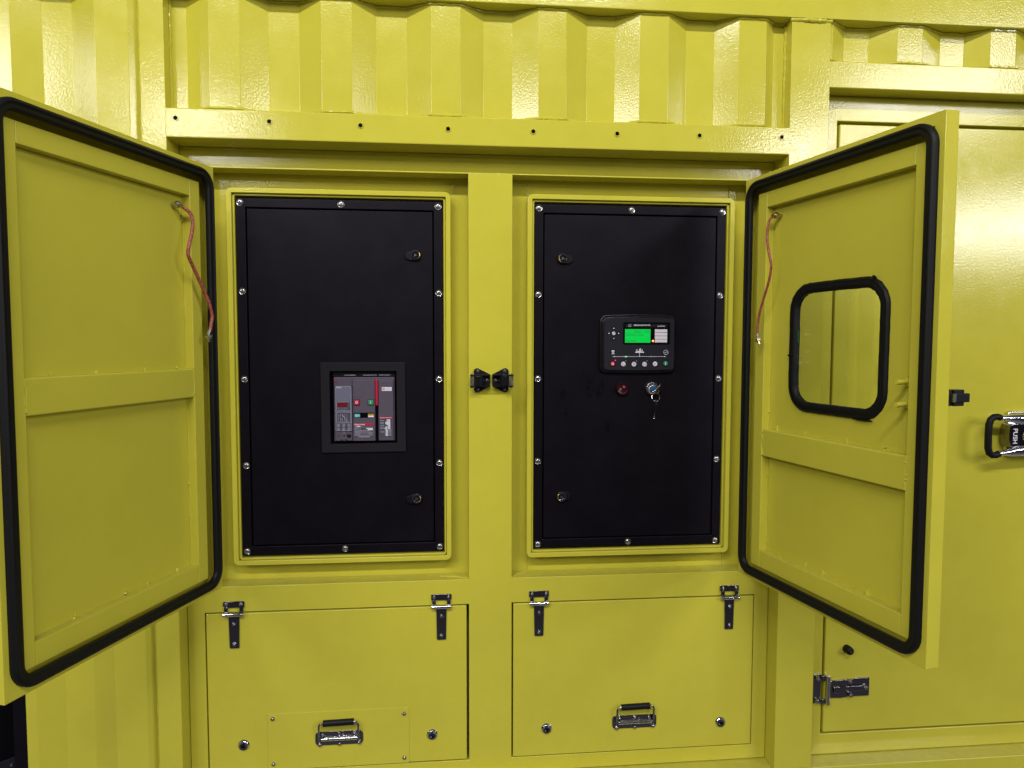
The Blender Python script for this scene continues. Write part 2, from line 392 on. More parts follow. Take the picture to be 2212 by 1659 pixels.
# --- weld beads
def bead(pts, r=3.2, step=9):
    m = K.mb(); out = []
    for a, b in zip(pts, pts[1:]):
        a, b = Vector(a), Vector(b); n = max(1, int((b-a).length/step))
        for i in range(n): out.append(a.lerp(b, i/n) + Vector((random.uniform(-.8, .8), random.uniform(-.8, .8), random.uniform(-.9, .9))))
    out.append(Vector(pts[-1])); m.tube(out, r, 7, jit=.35); return m
def run_pts(runs, z, dy=0): return [p for (x0, x1, y) in runs for p in ((x0, y+dy, z), (x1, y+dy, z))]
link_mesh('weld_bead', bead(run_pts(mid_runs, 709, -2), 4.2, 7), YEL, k)
link_mesh('weld_bead', bead(run_pts(right_runs, 911, -2), 4.2, 7), YEL, k)
link_mesh('weld_bead', bead(run_pts(mid_runs, 1022, -1), 3.6), YEL, k)
link_mesh('weld_bead', bead(run_pts(right_runs, 1022, -1), 3.6), YEL, k)
link_mesh('weld_bead', bead([(1112, -93, 1021), (1150, -97, 1020), (1200, -97, 1020), (1240, -93, 1021)], 6, 7), YEL, k)
link_mesh('weld_bead', bead([(-757, -90, 1010), (-757, -90, 300), (-757, -90, -1290)], 2.2, 14), YEL, k)
link_mesh('weld_bead', bead([(-689, -50, 715), (-688, -52, 1015)], 3), YEL, k)
link_mesh('weld_bead', bead([(1114, -56, 715), (1114, -56, 1015)], 4), YEL, k)
link_mesh('weld_bead', bead([(60, 5, -675), (110, -4, -675), (147, -20, -675)], 2.4, 7), YEL, k)
link_mesh('weld_bead', bead([(284, -24, -675), (300, 0, -675), (340, 36, -675)], 2.4, 7), YEL, k)
# --- frame of the tall door on the right
xs2 = [1238.5, 1304, 2440, 2600]; zs2 = [-1300, -1230, 748, 825.5]
link_mesh('door_frame', K.mb().plate(xs2, zs2, lambda i, j: not (i == 1 and j == 1), -30, 38), YEL, k, bevel=3)
link_mesh('door_rebate', K.mb().box(1290, 2460, 30, 36, -1260, 780) , YEL, k)

# =================================================================== BLACK VENT at the lower left
V = Thing('vent_opening', 'black framed vent opening in the lower left corner below the open door', 'vent', (-1400, 0, -1300))
link_mesh('vent_frame', V.mb().plate([-1700, -1660, -1157, -1123], [-1300, -1262, -640, -602], lambda i, j: not (i == 1 and j == 1), -86, -30), BLK, V.o, bevel=2)
link_mesh('vent_back', V.mb().box(-1690, -1130, -20, -14, -1295, -610), DRK, V.o)
link_mesh('corner_bracket', V.mb().prism([(-1215, -1262), (-1158, -1262), (-1158, -1120), (-1172, -1150), (-1215, -1165)], -60, -54), BZL, V.o, bevel=1)
link_mesh('bolt', V.mb().lathe(-1180, -1172, [(0, -64), (4, -63), (5, -60)], 10), STL, V.o)

# =================================================================== TALL DOOR (right)
D = Thing('tall_door', 'tall closed yellow door at the right edge with a chrome paddle handle and side hinge', 'door', (1850, -32, -1226))
link_mesh('door_panel', D.mb().box(1310.5, 2434, -32, 8, -1224, 738.5), YEL, D.o, bevel=3)
# hinge: jamb plate + knuckles, ribbed leaf
hg = D.mb(); hg.box(1272, 1298, -36, -30, -1122, -1026); hg.box(1296, 1319, -43, -38, -1046, -1028); hg.box(1296, 1319, -43, -38, -1122, -1106)
hj = link_mesh('hinge_jamb_plate', hg, DCH, D.o, bevel=1.2)
kn = D.mb()
for z0, z1 in ((-1048, -1029), (-1103, -1050), (-1124, -1106)):
    kn.tube([(1318, -43, z0), (1318, -43, z1)], 7, 14)
hk = link_mesh('hinge_knuckle', kn, CHR, D.o)
lf = D.mb()
def leaf_z(x): # outline of the leaf
    return (-1106, -1046)
out = [(1324, -1101), (1334, -1106), (1366, -1108), (1390, -1104), (1462, -1104), (1464, -1102), (1464, -1044), (1462, -1042), (1388, -1045), (1366, -1048), (1336, -1048), (1324, -1056)]
lf.prism(out, -38, -33)
lf.prism(rpts(1336, 1366, -1092, -1062, 8), -46, -37, top=.72)
lf.prism(rpts(1380, 1446, -1086, -1064, 8), -44, -37, top=.8)
hl = link_mesh('hinge_leaf', lf, DCH, D.o, bevel=1.6, angle=30)
bolt_m = MB(); bolt_m.prism(hexa(0, 0, 8.5, 10), -9, 0, top=.86); bolt_m.lathe(0, 0, [(0, -11), (4, -10.5), (5, -9)], 10)
b0 = link_mesh('hex_bolt', bolt_m, GAL, hl, bevel=.8); b0.location = [c*S for c in D.rel(1394, -38, -1050)]
for p, q in (((1396, -38, -1097), hl), ((1449, -38, -1073), hl), ((1285, -36, -1038), hj), ((1284, -36, -1112), hj)): inst(b0, q, D.rel(*p))
# rubber bumper stop
bm_ = D.mb(); bm_.tube([(1384, -32, -944), (1384, -50, -944), (1384, -57, -944)], [13.5, 13.5, 11.5], 22)
bm_.tube([(1384, -57, -944), (1384, -60, -944)], [11.5, 8], 22)
bs = link_mesh('rubber_bumper', bm_, RUB, D.o)
link_mesh('bumper_screw', D.mb().lathe(1384, -944, [(0, -61), (3.4, -61), (4, -59.6)], 10), GAL, bs)
# chrome paddle handle
hd = D.mb()
def arm(zs_, yf=-90, pts=None):
    pass
upper = [(1842, -177), (1858, -177), (1885, -182), (1925, -186), (1990, -187), (2060, -186), (2100, -184), (2100, -160), (2060, -158), (1990, -158)]
def armstrip(sign, cz):
    # broad polished arm running to the right
    m = D.mb(); prof = [(1840, 7, -90), (1856, 8, -90), (1882, 13, -88), (1915, 17, -86), (1960, 18, -84), (2060, 18, -84)]
    rings = []
    for x, hw, y in prof:
        c = cz(x)
        rings.append([m.v(x, y-9*math.cos(a), c+hw*math.sin(a)) for a in [math.pi*2*t/14 for t in range(14)]])
    for a, b in zip(rings, rings[1:]):
        for i in range(14): m.face([a[i], a[(i+1) % 14], b[(i+1) % 14], b[i]])
    m.face(rings[0]); m.face(rings[-1][::-1]); return m
ht = link_mesh('handle_arm', armstrip(1, lambda x: -183-min(14, max(0, (x-1850)*.14))*.6), CHR, D.o)
hb = link_mesh('handle_arm', armstrip(-1, lambda x: -297+min(14, max(0, (x-1850)*.14))*.6), CHR, D.o)
gp = [(1844, -90, -182), (1834, -90, -179), (1822, -90, -180), (1811, -90, -189), (1806, -90, -204), (1805, -90, -240), (1806, -90, -280), (1811, -90, -296), (1822, -90, -303), (1834, -90, -303), (1844, -90, -298)]
link_mesh('handle_grip', D.mb().tube(gp, [10.5]*11, 16), RUB, D.o)
link_mesh('handle_base', D.mb().prism(rpts(1905, 2080, -318, -166, 14), -44, -33, top=.97), CHR, D.o, bevel=2)
pp = link_mesh('push_plate', D.mb().prism([(1884, -205), (1893, -201), (2060, -205), (2060, -278), (1896, -282), (1887, -275), (1880, -255), (1879, -228)], -86, -46, top=.97), DCH, D.o, bevel=3)
text_part('push_lettering', 'PUSH', 21, 1901, -243, -86.4, WHT, pp, D.rel, rot=-math.pi/2, bold=.3)
link_mesh('lock_ring', D.mb().lathe(1946, -243, [(0, -92), (13, -92), (17, -90), (20, -86), (20, -84)], 24), CHR, D.o)

# =================================================================== INSTRUMENT PANELS
scm = MB(); scm.lathe(0, 0, [(0, -1.4), (3.3, -1.4), (3.4, -4.2), (5.5, -3.9), (7.6, -2.2), (8.2, 0), (8.2, 0)], 18)
scw = None
def wash():
    m = MB(); m.lathe(0, 0, [(9.6, 0), (9.6, -.9), (6, -1)], 18); return m
SCR_MESH = None
def instrument_panel(name, cx, label, screws, locks, wing):
    T = Thing(name, label, 'panel', (cx, 13.6, -595.5))
    x0, x1, z0, z1 = cx-305, cx+305, -595.5, 481.5
    link_mesh('panel_frame', T.mb().plate([x0, x0+27, x1-27, x1], [z0, z0+27, z1-27, z1], lambda i, j: not (i == 1 and j == 1), 13.6, 36), BLK, T.o, bevel=2)
    if wing > 0:         # cut-out for the breaker
        link_mesh('panel_door', T.mb().plate([x0+31, -271, -70, x1-31], [z0+31, -255.5, -33.5, z1-31], lambda i, j: not (i == 1 and j == 1), 15.5, 30), BLK, T.o, bevel=1.2)
    else:
        link_mesh('panel_door', T.mb().prism(rpts(x0+31, x1-31, z0+31, z1-31, 5), 15.5, 30), BLKR, T.o, bevel=1.2)
    link_mesh('panel_gap', T.mb().box(x0+24, x1-24, 34.5, 36, z0+24, z1-24), DRK, T.o)
    global scw
    for (x, z) in screws:
        if scw is None:
            m = scm; m.lathe(0, 0, [(8, -.2), (9.8, -.9), (9.8, 0)], 18)
            scw = link_mesh('screw', m, STL, T.o); scw.location = [c*S for c in T.rel(x, 13.6, z)]
        else: inst(scw, T.o, T.rel(x, 13.6, z), rot=(0, random.uniform(0, 6), 0))
    for (x, z, tilt) in locks:
        # stadium-shaped escutcheon with a chrome triangular-key barrel
        m = T.mb(); s_ = wing; pts = []
        for i in range(13):
            a = math.radians(90+180*i/12); pts.append((-20+13*math.cos(a), 13*math.sin(a)))
        for i in range(13):
            a = math.radians(-90+180*i/12); pts.append((17*math.cos(a), 17*math.sin(a)))
        pts = [(x+s_*(px*math.cos(tilt)-pz*math.sin(tilt)), z+(px*math.sin(tilt)+pz*math.cos(tilt))) for px, pz in pts]
        m.prism(pts, 8, 15.4, top=.93, c=(x, z))
        lk = link_mesh('quarter_turn_lock', m, BPL, T.o, bevel=1)
        rib = T.mb(); rx = x-s_*22; rib.box(rx-2, rx+2, 5, 8, z-10, z+10)
        link_mesh('lock_rib', rib, BPL, lk, bevel=.6)
        link_mesh('lock_ring', T.mb().lathe(x, z, [(9.5, 7), (10.5, 4), (13.5, 4), (14.5, 8)], 24), CHR, lk)
        link_mesh('lock_core', T.mb().lathe(x, z, [(0, 6.5), (8.6, 6.5), (9.2, 3.6), (10.2, 3.6), (10.4, 7)], 24), DCH, lk)
        link_mesh('lock_insert', T.mb().prism([(x-3.6, z+5), (x-3.6, z-5), (x+5, z)], 3.5, 6.4), STL, lk)
        arc = [(x+12.5*math.cos(math.radians(a)), 3.5, z+12.5*math.sin(math.radians(a))) for a in (range(-50, 45, 8) if s_ > 0 else range(130, 250, 8))]
        link_mesh('brass_arc', T.mb().tube(arc, 1.3, 6), BRS, lk)
    return T
scL = [(-525, 469), (-231, 469), (59, 468), (-523, 207), (60, 206), (-522, -56), (60, -57), (-522, -318), (60, -318), (-524, -582), (-231, -581), (60, -582)]
scR = [(369, 469), (661, 469), (955, 469), (368, 205), (951, 206), (367, -57), (951, -58), (368, -318), (950, -319), (369, -583), (660, -582), (950, -585)]
PL = instrument_panel('instrument_panel', -232.7, 'left black panel of the cabinet with the framed circuit breaker set into it', scL, [(-10, 319, .12), (-11, -429, .12)], 1)
PR = instrument_panel('instrument_panel', 660.6, 'right black panel of the cabinet holding the lit green controller', scR, [(443, 315, .15), (443, -432, -.2)], -1)

# =================================================================== CIRCUIT BREAKER
B = Thing('circuit_breaker', 'grey circuit breaker with red and green buttons inside a square black bezel', 'circuit breaker', (-170, 15, -285))
def bx(px): return -170 + (px-752)*.180
def bz(pz): return -145 - (pz-832)*.183
def brec(m, x0, z0, x1, z1, y0, y1): return m.box(bx(x0), bx(x1), y0, y1, bz(z1), bz(z0))
bzl = B.mb(); bzl.sweep([(bx(x), bz(z), nx, nz) for x, z, nx, nz in ((192, 1440, -1, -1), (1312, 1432, 1, -1), (1305, 220, 1, 1), (186, 220, -1, 1))],
    [(0, 11), (0, 34), (2, 34), (26.5, 15), (26.5, 10), (25.5, 9)])
link_mesh('bezel', bzl, BZL, B.o, bevel=1)
link_mesh('recess', brec(B.mb(), 190, 222, 1306, 1436, 33, 35), DRK, B.o)
link_mesh('name_strip', brec(B.mb(), 232, 238, 1282, 312, 26, 32), BPL, B.o)
def dashes(name, x0, x1, z, h, y, mat, parent):
    m = B.mb(); x = x0
    while x < x1:
        w_ = random.uniform(5, 14); m.box(bx(x), bx(min(x1, x+w_)), y, y+.3, bz(z+h*random.uniform(.7, 1)), bz(z-h*random.uniform(.7, 1))); x += w_+4
    return link_mesh(name, m, mat, parent, smooth=False)
for x0, x1 in ((424, 612), (740, 968), (1004, 1200)): dashes('strip_print', x0, x1, 290, 6, 25.6, LGR, B.o)
link_mesh('breaker_body', brec(B.mb(), 248, 322, 1272, 1400, 22, 33), GRP, B.o, bevel=2)
link_mesh('centre_cover', brec(B.mb(), 570, 362, 942, 1395, 13, 24), GRP, B.o, bevel=2.5)
link_mesh('side_cover', brec(B.mb(), 996, 362, 1250, 1392, 14, 24), GRP, B.o, bevel=2.5)
link_mesh('charging_slot', brec(B.mb(), 944, 400, 994, 1398, 21.0, 23), DRK, B.o)
link_mesh('charging_handle', brec(B.mb(), 947, 354, 991, 800, 10, 21), RED, B.o, bevel=3)
link_mesh('reset_button', B.mb().lathe(bx(285), bz(387), [(0, 19), (2.4, 19), (3.2, 20), (3.4, 22)], 14), RED, B.o)
text_part('reset_lettering', 'RESET', 4, bx(350), bz(385), 21.6, MGR, B.o, B.rel)
# trip unit
tu = link_mesh('trip_unit', brec(B.mb(), 268, 460, 552, 1235, 17, 23), GRD, B.o, bevel=1.5)
link_mesh('trip_window', brec(B.mb(), 286, 480, 540, 732, 16, 17.2), GRL, tu, bevel=.4)
text_part('maker_lettering', 'MIC32A', 4.6, bx(340), bz(496), 15.7, WHT, tu, B.rel, bold=.08)
def frame_line(m, x0, z0, x1, z1, t=.9, y=15.9):
    m.sweep([(p[0], p[1], p[2], p[3]) for p in rrect(bx(x0), bx(x1), bz(z1), bz(z0), 2.2, 3)], [(0, y+.4), (0, y), (-t, y), (-t, y+.4)])
fl = B.mb()
for a in ((280, 474, 542, 1222), (294, 734, 534, 884), (294, 896, 534, 1090)): frame_line(fl, *a)
for gx in (302, 388, 478):
    for gz in (1106, 1168): frame_line(fl, gx, gz, gx+46, gz+44, .9)
def lin(m, pts, r=.5, y=15.9): m.tube([(bx(a), y, bz(b)) for a, b in pts], r, 5)
lin(fl, [(310, 850), (310, 838), (466, 838), (466, 850)]); lin(fl, [(302, 920), (312, 910), (520, 910), (528, 920)])
lin(fl, [(322, 940), (322, 1072), (516, 1072)])
for x in (356, 392, 430, 466): lin(fl, [(x, 935), (x, 1078)], .4)
lin(fl, [(356, 960), (356, 1028), (374, 1028)]); lin(fl, [(392, 955), (412, 980), (430, 1005), (430, 1028), (466, 1028), (466, 1056)], .6)
for a, b in ((356, 956), (374, 1028), (392, 952), (412, 980), (430, 1002), (448, 1028), (466, 1054)):
    fl.prism(circ(bx(a), bz(b), 1.5, 8), 15.5, 16)
link_mesh('trip_unit_print', fl, LGR, tu, smooth=False)
link_mesh('current_display', brec(B.mb(), 310, 746, 474, 816, 15.4, 17), REDD, tu, bevel=.4)
for n_, (gx, gz) in enumerate(((325, 1128), (411, 1128), (501, 1128), (325, 1190), (411, 1190), (501, 1190))):
    m = B.mb()
    if n_ == 0: m.tube([(bx(gx-12), 15.4, bz(gz-12)), (bx(gx+12), 15.4, bz(gz+12))], .6, 5); m.tube([(bx(gx-12), 15.4, bz(gz+12)), (bx(gx+12), 15.4, bz(gz-12))], .6, 5)
    elif n_ == 1: m.prism(circ(bx(gx+5), bz(gz-6), 1.5, 8), 15.2, 15.8); m.tube([(bx(gx), 15.4, bz(gz)), (bx(gx-12), 15.4, bz(gz+13))], .6, 5)
    elif n_ in (2,): m.prism(circ(bx(gx), bz(gz), 1.8, 8), 15.2, 15.8)
    elif n_ == 5: m.box(bx(gx-14), bx(gx+12), 15.2, 15.8, bz(gz+3), bz(gz-3)); m.prism(circ(bx(gx-8), bz(gz), 1.5, 8), 15.1, 15.8)
    else: m.box(bx(gx-6), bx(gx+6), 15.2, 15.8, bz(gz-2), bz(gz-12)); m.box(bx(gx-6), bx(gx+6), 15.2, 15.8, bz(gz+12), bz(gz+2))
    link_mesh('key_symbol', m, LGR, tu, smooth=False)
for i, s_ in enumerate(('Ir', 'Im', 'Ii')): text_part('unit_lettering', s_, 3.4, bx(503), bz(752+i*32), 15.7, LGR, tu, B.rel)
text_part('unit_lettering', 'In  Ir  Isd  Ii  TEST', 3.0, bx(392), bz(866), 15.7, LGR, tu, B.rel)
lp = link_mesh('test_plate', brec(B.mb(), 274, 1242, 552, 1390, 18, 23), GRP, B.o, bevel=1)
link_mesh('test_knob', B.mb().lathe(bx(498), bz(1302), [(0, 15.5), (4.4, 15.5), (5.2, 16), (6.6, 16.5), (6.9, 18)], 18), BPL, lp)
link_mesh('test_port', B.mb().lathe(bx(414), bz(1302), [(0, 17), (2, 17), (2.4, 18)], 10), DRK, lp)
link_mesh('test_port', B.mb().lathe(bx(326), bz(1304), [(0, 16.6), (2.4, 16.6), (3.2, 18)], 10), STL, lp)
text_part('test_lettering', 'TEST', 3, bx(414), bz(1280), 17.7, LGR, lp, B.rel)
text_part('test_lettering', 'LOCK', 3, bx(414), bz(1246), 17.7, LGR, lp, B.rel)
link_mesh('plate_clip', brec(brec(B.mb(), 366, 1368, 388, 1400, 15, 18), 440, 1368, 462, 1400, 15, 18), BPL, lp)
# centre cover details
rg = B.mb(); rg.sweep([(bx(672)+13.6*math.cos(a), bz(594)+13*math.sin(a), math.cos(a), math.sin(a)) for a in [2*math.pi*i/28 for i in range(28)]], [(0, 13.2), (0, 12.7), (-.8, 12.7), (-.8, 13.2)])
link_mesh('round_marking', rg, GRD, B.o)
for (x0, mat, s_, nm) in ((588, RED, 'O', 'off_button'), (824, GRN, 'I', 'on_button')):
    o = link_mesh('button_frame', brec(B.mb(), x0-4, 694, x0+100, 792, 12, 13.4), DRK, B.o, bevel=1)
    o = link_mesh(nm, brec(B.mb(), x0+1, 700, x0+94, 786, 8.5, 13), mat, B.o, bevel=2)
    m = B.mb(); c0 = bx(x0+47), bz(744)
    if s_ == 'O': m.sweep([(c0[0]+2.9*math.cos(a), c0[1]+2.9*math.sin(a), math.cos(a), math.sin(a)) for a in [2*math.pi*i/16 for i in range(16)]], [(.8, 8.6), (.8, 8), (-.8, 8), (-.8, 8.6)])
    else: m.box(c0[0]-.9, c0[0]+.9, 8, 8.6, c0[1]-3.4, c0[1]+3.4)
    link_mesh('button_symbol', m, WHT, o)
iw = link_mesh('indicator_window', brec(B.mb(), 586, 916, 924, 1002, 12, 13.4), DRK, B.o, bevel=1.2)
link_mesh('off_flag', brec(B.mb(), 598, 936, 688, 992, 11.4, 12.2), TEA, iw)
text_part('flag_lettering', 'O', 8, bx(626), bz(964), 11.2, WHT, iw, B.rel, bold=.1); text_part('flag_lettering', 'OFF', 4, bx(664), bz(966), 11.2, WHT, iw, B.rel)
link_mesh('spring_flag', brec(B.mb(), 824, 936, 918, 966, 11.4, 12.2), AMB, iw); link_mesh('spring_flag', brec(B.mb(), 824, 967, 918, 992, 11.4, 12.2), WHT, iw)
dashes('flag_print', 828, 914, 951, 7, 11.1, DRK, iw)
# rating plate
rp = link_mesh('rating_plate', brec(B.mb(), 594, 1098, 914, 1332, 12.4, 13.2), GRD, B.o, bevel=.4)
link_mesh('red_title_band', brec(B.mb(), 596, 1099, 912, 1134, 11.9, 12.6), RED, rp)
text_part('title_lettering', 'CDW3-1600N', 5.2, bx(678), bz(1116), 11.7, WHT, rp, B.rel, bold=.12)
text_part('rating_lettering', 'In', 3.4, bx(612), bz(1144), 12.1, WHT, rp, B.rel); text_part('rating_lettering', 'A', 3.4, bx(706), bz(1144), 12.1, WHT, rp, B.rel)
pr = B.mb(); brec(pr, 630, 1137, 692, 1151, 12, 12.4); brec(pr, 790, 1174, 900, 1188, 12, 12.4); brec(pr, 816, 1192, 900, 1206, 12, 12.4)
link_mesh('rating_field', pr, WHT, rp)
gl = B.mb()
for z in (1158, 1210, 1226, 1256, 1300): lin(gl, [(598, z), (908, z)], .3, 12.2)
for x in (598, 680, 692, 740, 784, 828, 908): lin(gl, [(x, 1158 if x < 700 else 1210), (x, 1300)], .3, 12.2)
for x in (610, 630, 650, 715, 765, 810, 850):
    for z in (1168, 1182, 1196) if x < 660 else (1218, 1242, 1276): lin(gl, [(x-10, z), (x+12, z)], .45, 12.2)
for z in (1234, 1246, 1264, 1278, 1290): lin(gl, [(602, z), (676, z)], .4, 12.2)
gl.sweep([(bx(866)+4.6*math.cos(a), bz(1268)+3.6*math.sin(a), math.cos(a), math.sin(a)) for a in [2*math.pi*i/16 for i in range(16)]], [(.3, 12.3), (.3, 12), (-.4, 12), (-.4, 12.3)])
link_mesh('rating_table', gl, LGR, rp, smooth=False)
text_part('rating_lettering', 'CCC', 3.0, bx(866), bz(1268), 12.1, LGR, rp, B.rel)
dashes('maker_print', 658, 848, 1314, 5, 12.1, LGR, B.o); dashes('maker_print', 660, 846, 1327, 4, 12.1, LGR, B.o)
# side cover details
link_mesh('logo_recess', B.mb().sweep([(p[0], p[1], p[2], p[3]) for p in rrect(bx(1018), bx(1218), bz(485), bz(420), 2, 3)], [(0, 14.2), (0, 13.6), (-.7, 13.6), (-.7, 14.2)]), GRD, B.o)
st = link_mesh('serial_sticker', brec(B.mb(), 1044, 490, 1224, 554, 13.4, 14.2), WHT, B.o, bevel=.5)
link_mesh('sticker_stripe', brec(B.mb(), 1044, 491, 1058, 553, 13.1, 13.6), RED, st)
lnm = B.mb()
for i in range(5): lnm.box(bx(1064), bx(1110), 13.1, 13.5, bz(506+i*9), bz(502+i*9))
for i in range(4): lnm.box(bx(1120), bx(1208), 13.1, 13.5, bz(507+i*12), bz(505+i*12))
link_mesh('sticker_print', lnm, GRD, st, smooth=False)
sl = link_mesh('accessory_list', brec(B.mb(), 1014, 990, 1226, 1332, 13.5, 14.2), GRD, B.o, bevel=.4)
link_mesh('red_title_band', brec(B.mb(), 1016, 992, 1224, 1018, 13.0, 13.7), RED, sl)
dashes('title_print', 1024, 1218, 1005, 4, 12.7, WHT, sl)
wm = B.mb()
rows = [(1134, 1196, 1042), (1134, 1196, 1062), (1112, 1196, 1083), (1112, 1196, 1104), (1132, 1196, 1124), (1162, 1196, 1143), (1112, 1196, 1163)]
for x0, x1, z in rows: brec(wm, x0, z-7, x1, z+7, 13.1, 13.6)
brec(wm, 1096, 1177, 1136, 1191, 13.1, 13.6); brec(wm, 1156, 1177, 1196, 1191, 13.1, 13.6)
for i in range(6): brec(wm, 1116, 1197+i*20, 1154, 1210+i*20, 13.1, 13.6)
link_mesh('list_fields', wm, WHT, sl, smooth=False)
gm = B.mb()
for z in (1052, 1083, 1104, 1134, 1163, 1184, 1244): brec(gm, 1026, z-3, 1088, z+3, 13.1, 13.6)
for i in range(6): brec(gm, 1160, 1200+i*20, 1214, 1206+i*20, 13.1, 13.6)
brec(gm, 1090, 1203, 1092, 1302, 13.1, 13.6); 
link_mesh('list_print', gm, LGR, sl, smooth=False)

# =================================================================== CONTROLLER
G = Thing('generator_controller', 'black generator control module with a lit green screen and a row of round buttons', 'controller', (682, 15, -31))
def gx_(px): return 682 + (px-1020)*.1300
def gz_(pz): return 54 - (pz-812)*.1300
def bulge(x0, x1, z0, z1, r, b, n=8):
    pts = []; cx = (x0+x1)/2; hw = (x1-x0)/2
    base = rpts(x0, x1, z0, z1, r, n=5)
    dense = []
    for i, p in enumerate(base):
        q = base[(i+1) % len(base)]; dense.append(p)
        if abs(q[0]-p[0]) > hw: dense += [(p[0]+(q[0]-p[0])*t/n, p[1]+(q[1]-p[1])*t/n) for t in range(1, n)]
    for x, z in dense:
        k_ = b*(1-((x-cx)/hw)**2); pts.append((x, z + (k_ if z > (z0+z1)/2 else -k_*.5)))
    return pts
Y0 = 15.4
link_mesh('back_flange', G.mb().prism(bulge(gx_(75), gx_(1975), gz_(1530), gz_(140), 20, 5), 2, Y0, top=.975), BPG, G.o, bevel=2.5, seg=3)
link_mesh('bezel', G.mb().prism(bulge(gx_(125), gx_(1935), gz_(1480), gz_(195), 14, 5), -4, 2.5, top=.97), BPG, G.o, bevel=2.5, seg=3)
fp = link_mesh('faceplate', G.mb().prism(bulge(gx_(185), gx_(1905), gz_(1455), gz_(238), 9, 3.5), -5.2, -2), FAC, G.o, bevel=.8)
def grec(m, x0, z0, x1, z1, y0, y1): return m.box(gx_(x0), gx_(x1), y0, y1, gz_(z1), gz_(z0))
sr = G.mb(); sr.sweep([(p[0], p[1], p[2], p[3]) for p in rrect(gx_(642), gx_(1800), gz_(845), gz_(312), 4, 4)], [(1, -5), (0, -7), (-2.2, -7), (-3.4, -5)])
link_mesh('screen_surround', sr, BPG, G.o)
sw = link_mesh('screen_window', grec(G.mb(), 655, 325, 1785, 828, -6, -5), DRK, G.o)
link_mesh('brand_strip', grec(G.mb(), 694, 358, 1726, 434, -6.6, -5.8), BZL, sw)
text_part('maker_lettering', 'DEEP SEA ELECTRONICS', 5.6, gx_(1098), gz_(386), -6.9, WHT, sw, G.rel, bold=.14, sx=.86)
text_part('model_lettering', 'DSE 7320 MKII', 4.2, gx_(1570), gz_(407), -6.9, WHT, sw, G.rel, bold=.1, sx=.9)
lg = G.mb(); lg.sweep([(p[0], p[1], p[2], p[3]) for p in rrect(gx_(768), gx_(832), gz_(412), gz_(362), 1, 2)], [(0, -6.6), (0, -7), (-.9, -7), (-.9, -6.6)]); grec(lg, 764, 398, 832, 420, -7, -6.6)
link_mesh('maker_emblem', lg, LGR, sw, smooth=False)
ls = link_mesh('lcd_screen', grec(G.mb(), 686, 480, 1312, 804, -6.8, -5.9), SCR, G.o)
text_part('screen_text', 'Status', 9, gx_(992), gz_(536), -7.1, INK, ls, G.rel, sx=.95); text_part('screen_text', '7:04', 9, gx_(1232), gz_(536), -7.1, INK, ls, G.rel)
link_mesh('screen_rule', grec(G.mb(), 704, 566, 1288, 571, -7.1, -6.8), INK, ls)
text_part('screen_text', 'Generator at Rest', 8.4, gx_(708), gz_(616), -7.1, INK, ls, G.rel, align='LEFT', sx=.9); text_part('screen_text', 'Stop Mode', 8.4, gx_(704), gz_(758), -7.1, INK, ls, G.rel, align='LEFT', sx=.9)
for i in range(4): link_mesh('label_strip', grec(G.mb(), 1420, 482+i*81, 1728, 555+i*81, -6.8, -5.9), PNK, G.o, bevel=.3)
link_mesh('alarm_led', G.mb().lathe(gx_(1378), gz_(762), [(0, -9), (2.2, -8.6), (3.2, -6)], 12), LED, G.o)
for (px, pz, a) in ((412, 460, 90), (412, 706, -90), (292, 582, 180), (528, 582, 0)):
    o = link_mesh('arrow_button', G.mb().lathe(gx_(px), gz_(pz), [(0, -6.6), (4.8, -6.6), (5.6, -5)], 20), BPG, G.o)
    link_mesh('arrow_symbol', G.mb().prism([(gx_(px)+2.9*math.cos(math.radians(a+t)), gz_(pz)+2.9*math.sin(math.radians(a+t))) for t in (0, 125, -125)], -7, -6.6), WHT, o, smooth=False)
o = link_mesh('confirm_button', G.mb().lathe(gx_(412), gz_(582), [(0, -6.8), (4.8, -6.8), (5.6, -5)], 20), PNK, G.o)
link_mesh('tick_symbol', G.mb().tube([(gx_(398), -6.9, gz_(584)), (gx_(408), -6.9, gz_(596)), (gx_(430), -6.9, gz_(562))], .5, 5), GRD, o)
# mimic line, mains pylon, factory, generator symbols
o = link_mesh('mains_button', G.mb().lathe(gx_(396), gz_(1036), [(0, -6.4), (7.6, -6.4), (8.4, -5)], 24), BPG, G.o)
py = G.mb()
for pts in ([(380, 992), (356, 1016)], [(412, 992), (436, 1016)], [(382, 994), (412, 994)], [(366, 1006), (428, 1006)], [(384, 1006), (370, 1086)], [(408, 1006), (424, 1086)], [(376, 1050), (420, 1050)], [(372, 1070), (422, 1070)], [(380, 1030), (414, 1030)]):
    py.tube([(gx_(a), -6.6, gz_(b)) for a, b in pts], .75, 6)
link_mesh('pylon_symbol', py, WHT, o)
fc = G.mb(); grec(fc, 944, 1020, 1156, 1046, -5.8, -5.2)
for x0, x1, z in ((972, 992, 966), (1040, 1056, 952), (1062, 1084, 942), (1104, 1122, 968)): grec(fc, x0, z, x1, 1022, -5.8, -5.2)
fc.prism([(gx_(985), gz_(1022)), (gx_(1045), gz_(1022)), (gx_(1045), gz_(996))], -5.8, -5.2); fc.prism([(gx_(1080), gz_(1022)), (gx_(1130), gz_(1022)), (gx_(1112), gz_(1000))], -5.8, -5.2)
grec(fc, 1043, 1046, 1054, 1136, -5.8, -5.2)
link_mesh('factory_symbol', fc, WHT, fp, smooth=False)
ml = G.mb()
for a, b in ((424, 690), (748, 1352), (1408, 1672)):
    ml.box(gx_(a), gx_(b), -5.7, -5.2, gz_(1142), gz_(1135))
    for x in (a, b): ml.prism(circ(gx_(x), gz_(1139), 1.4, 10), -5.8, -5.2)
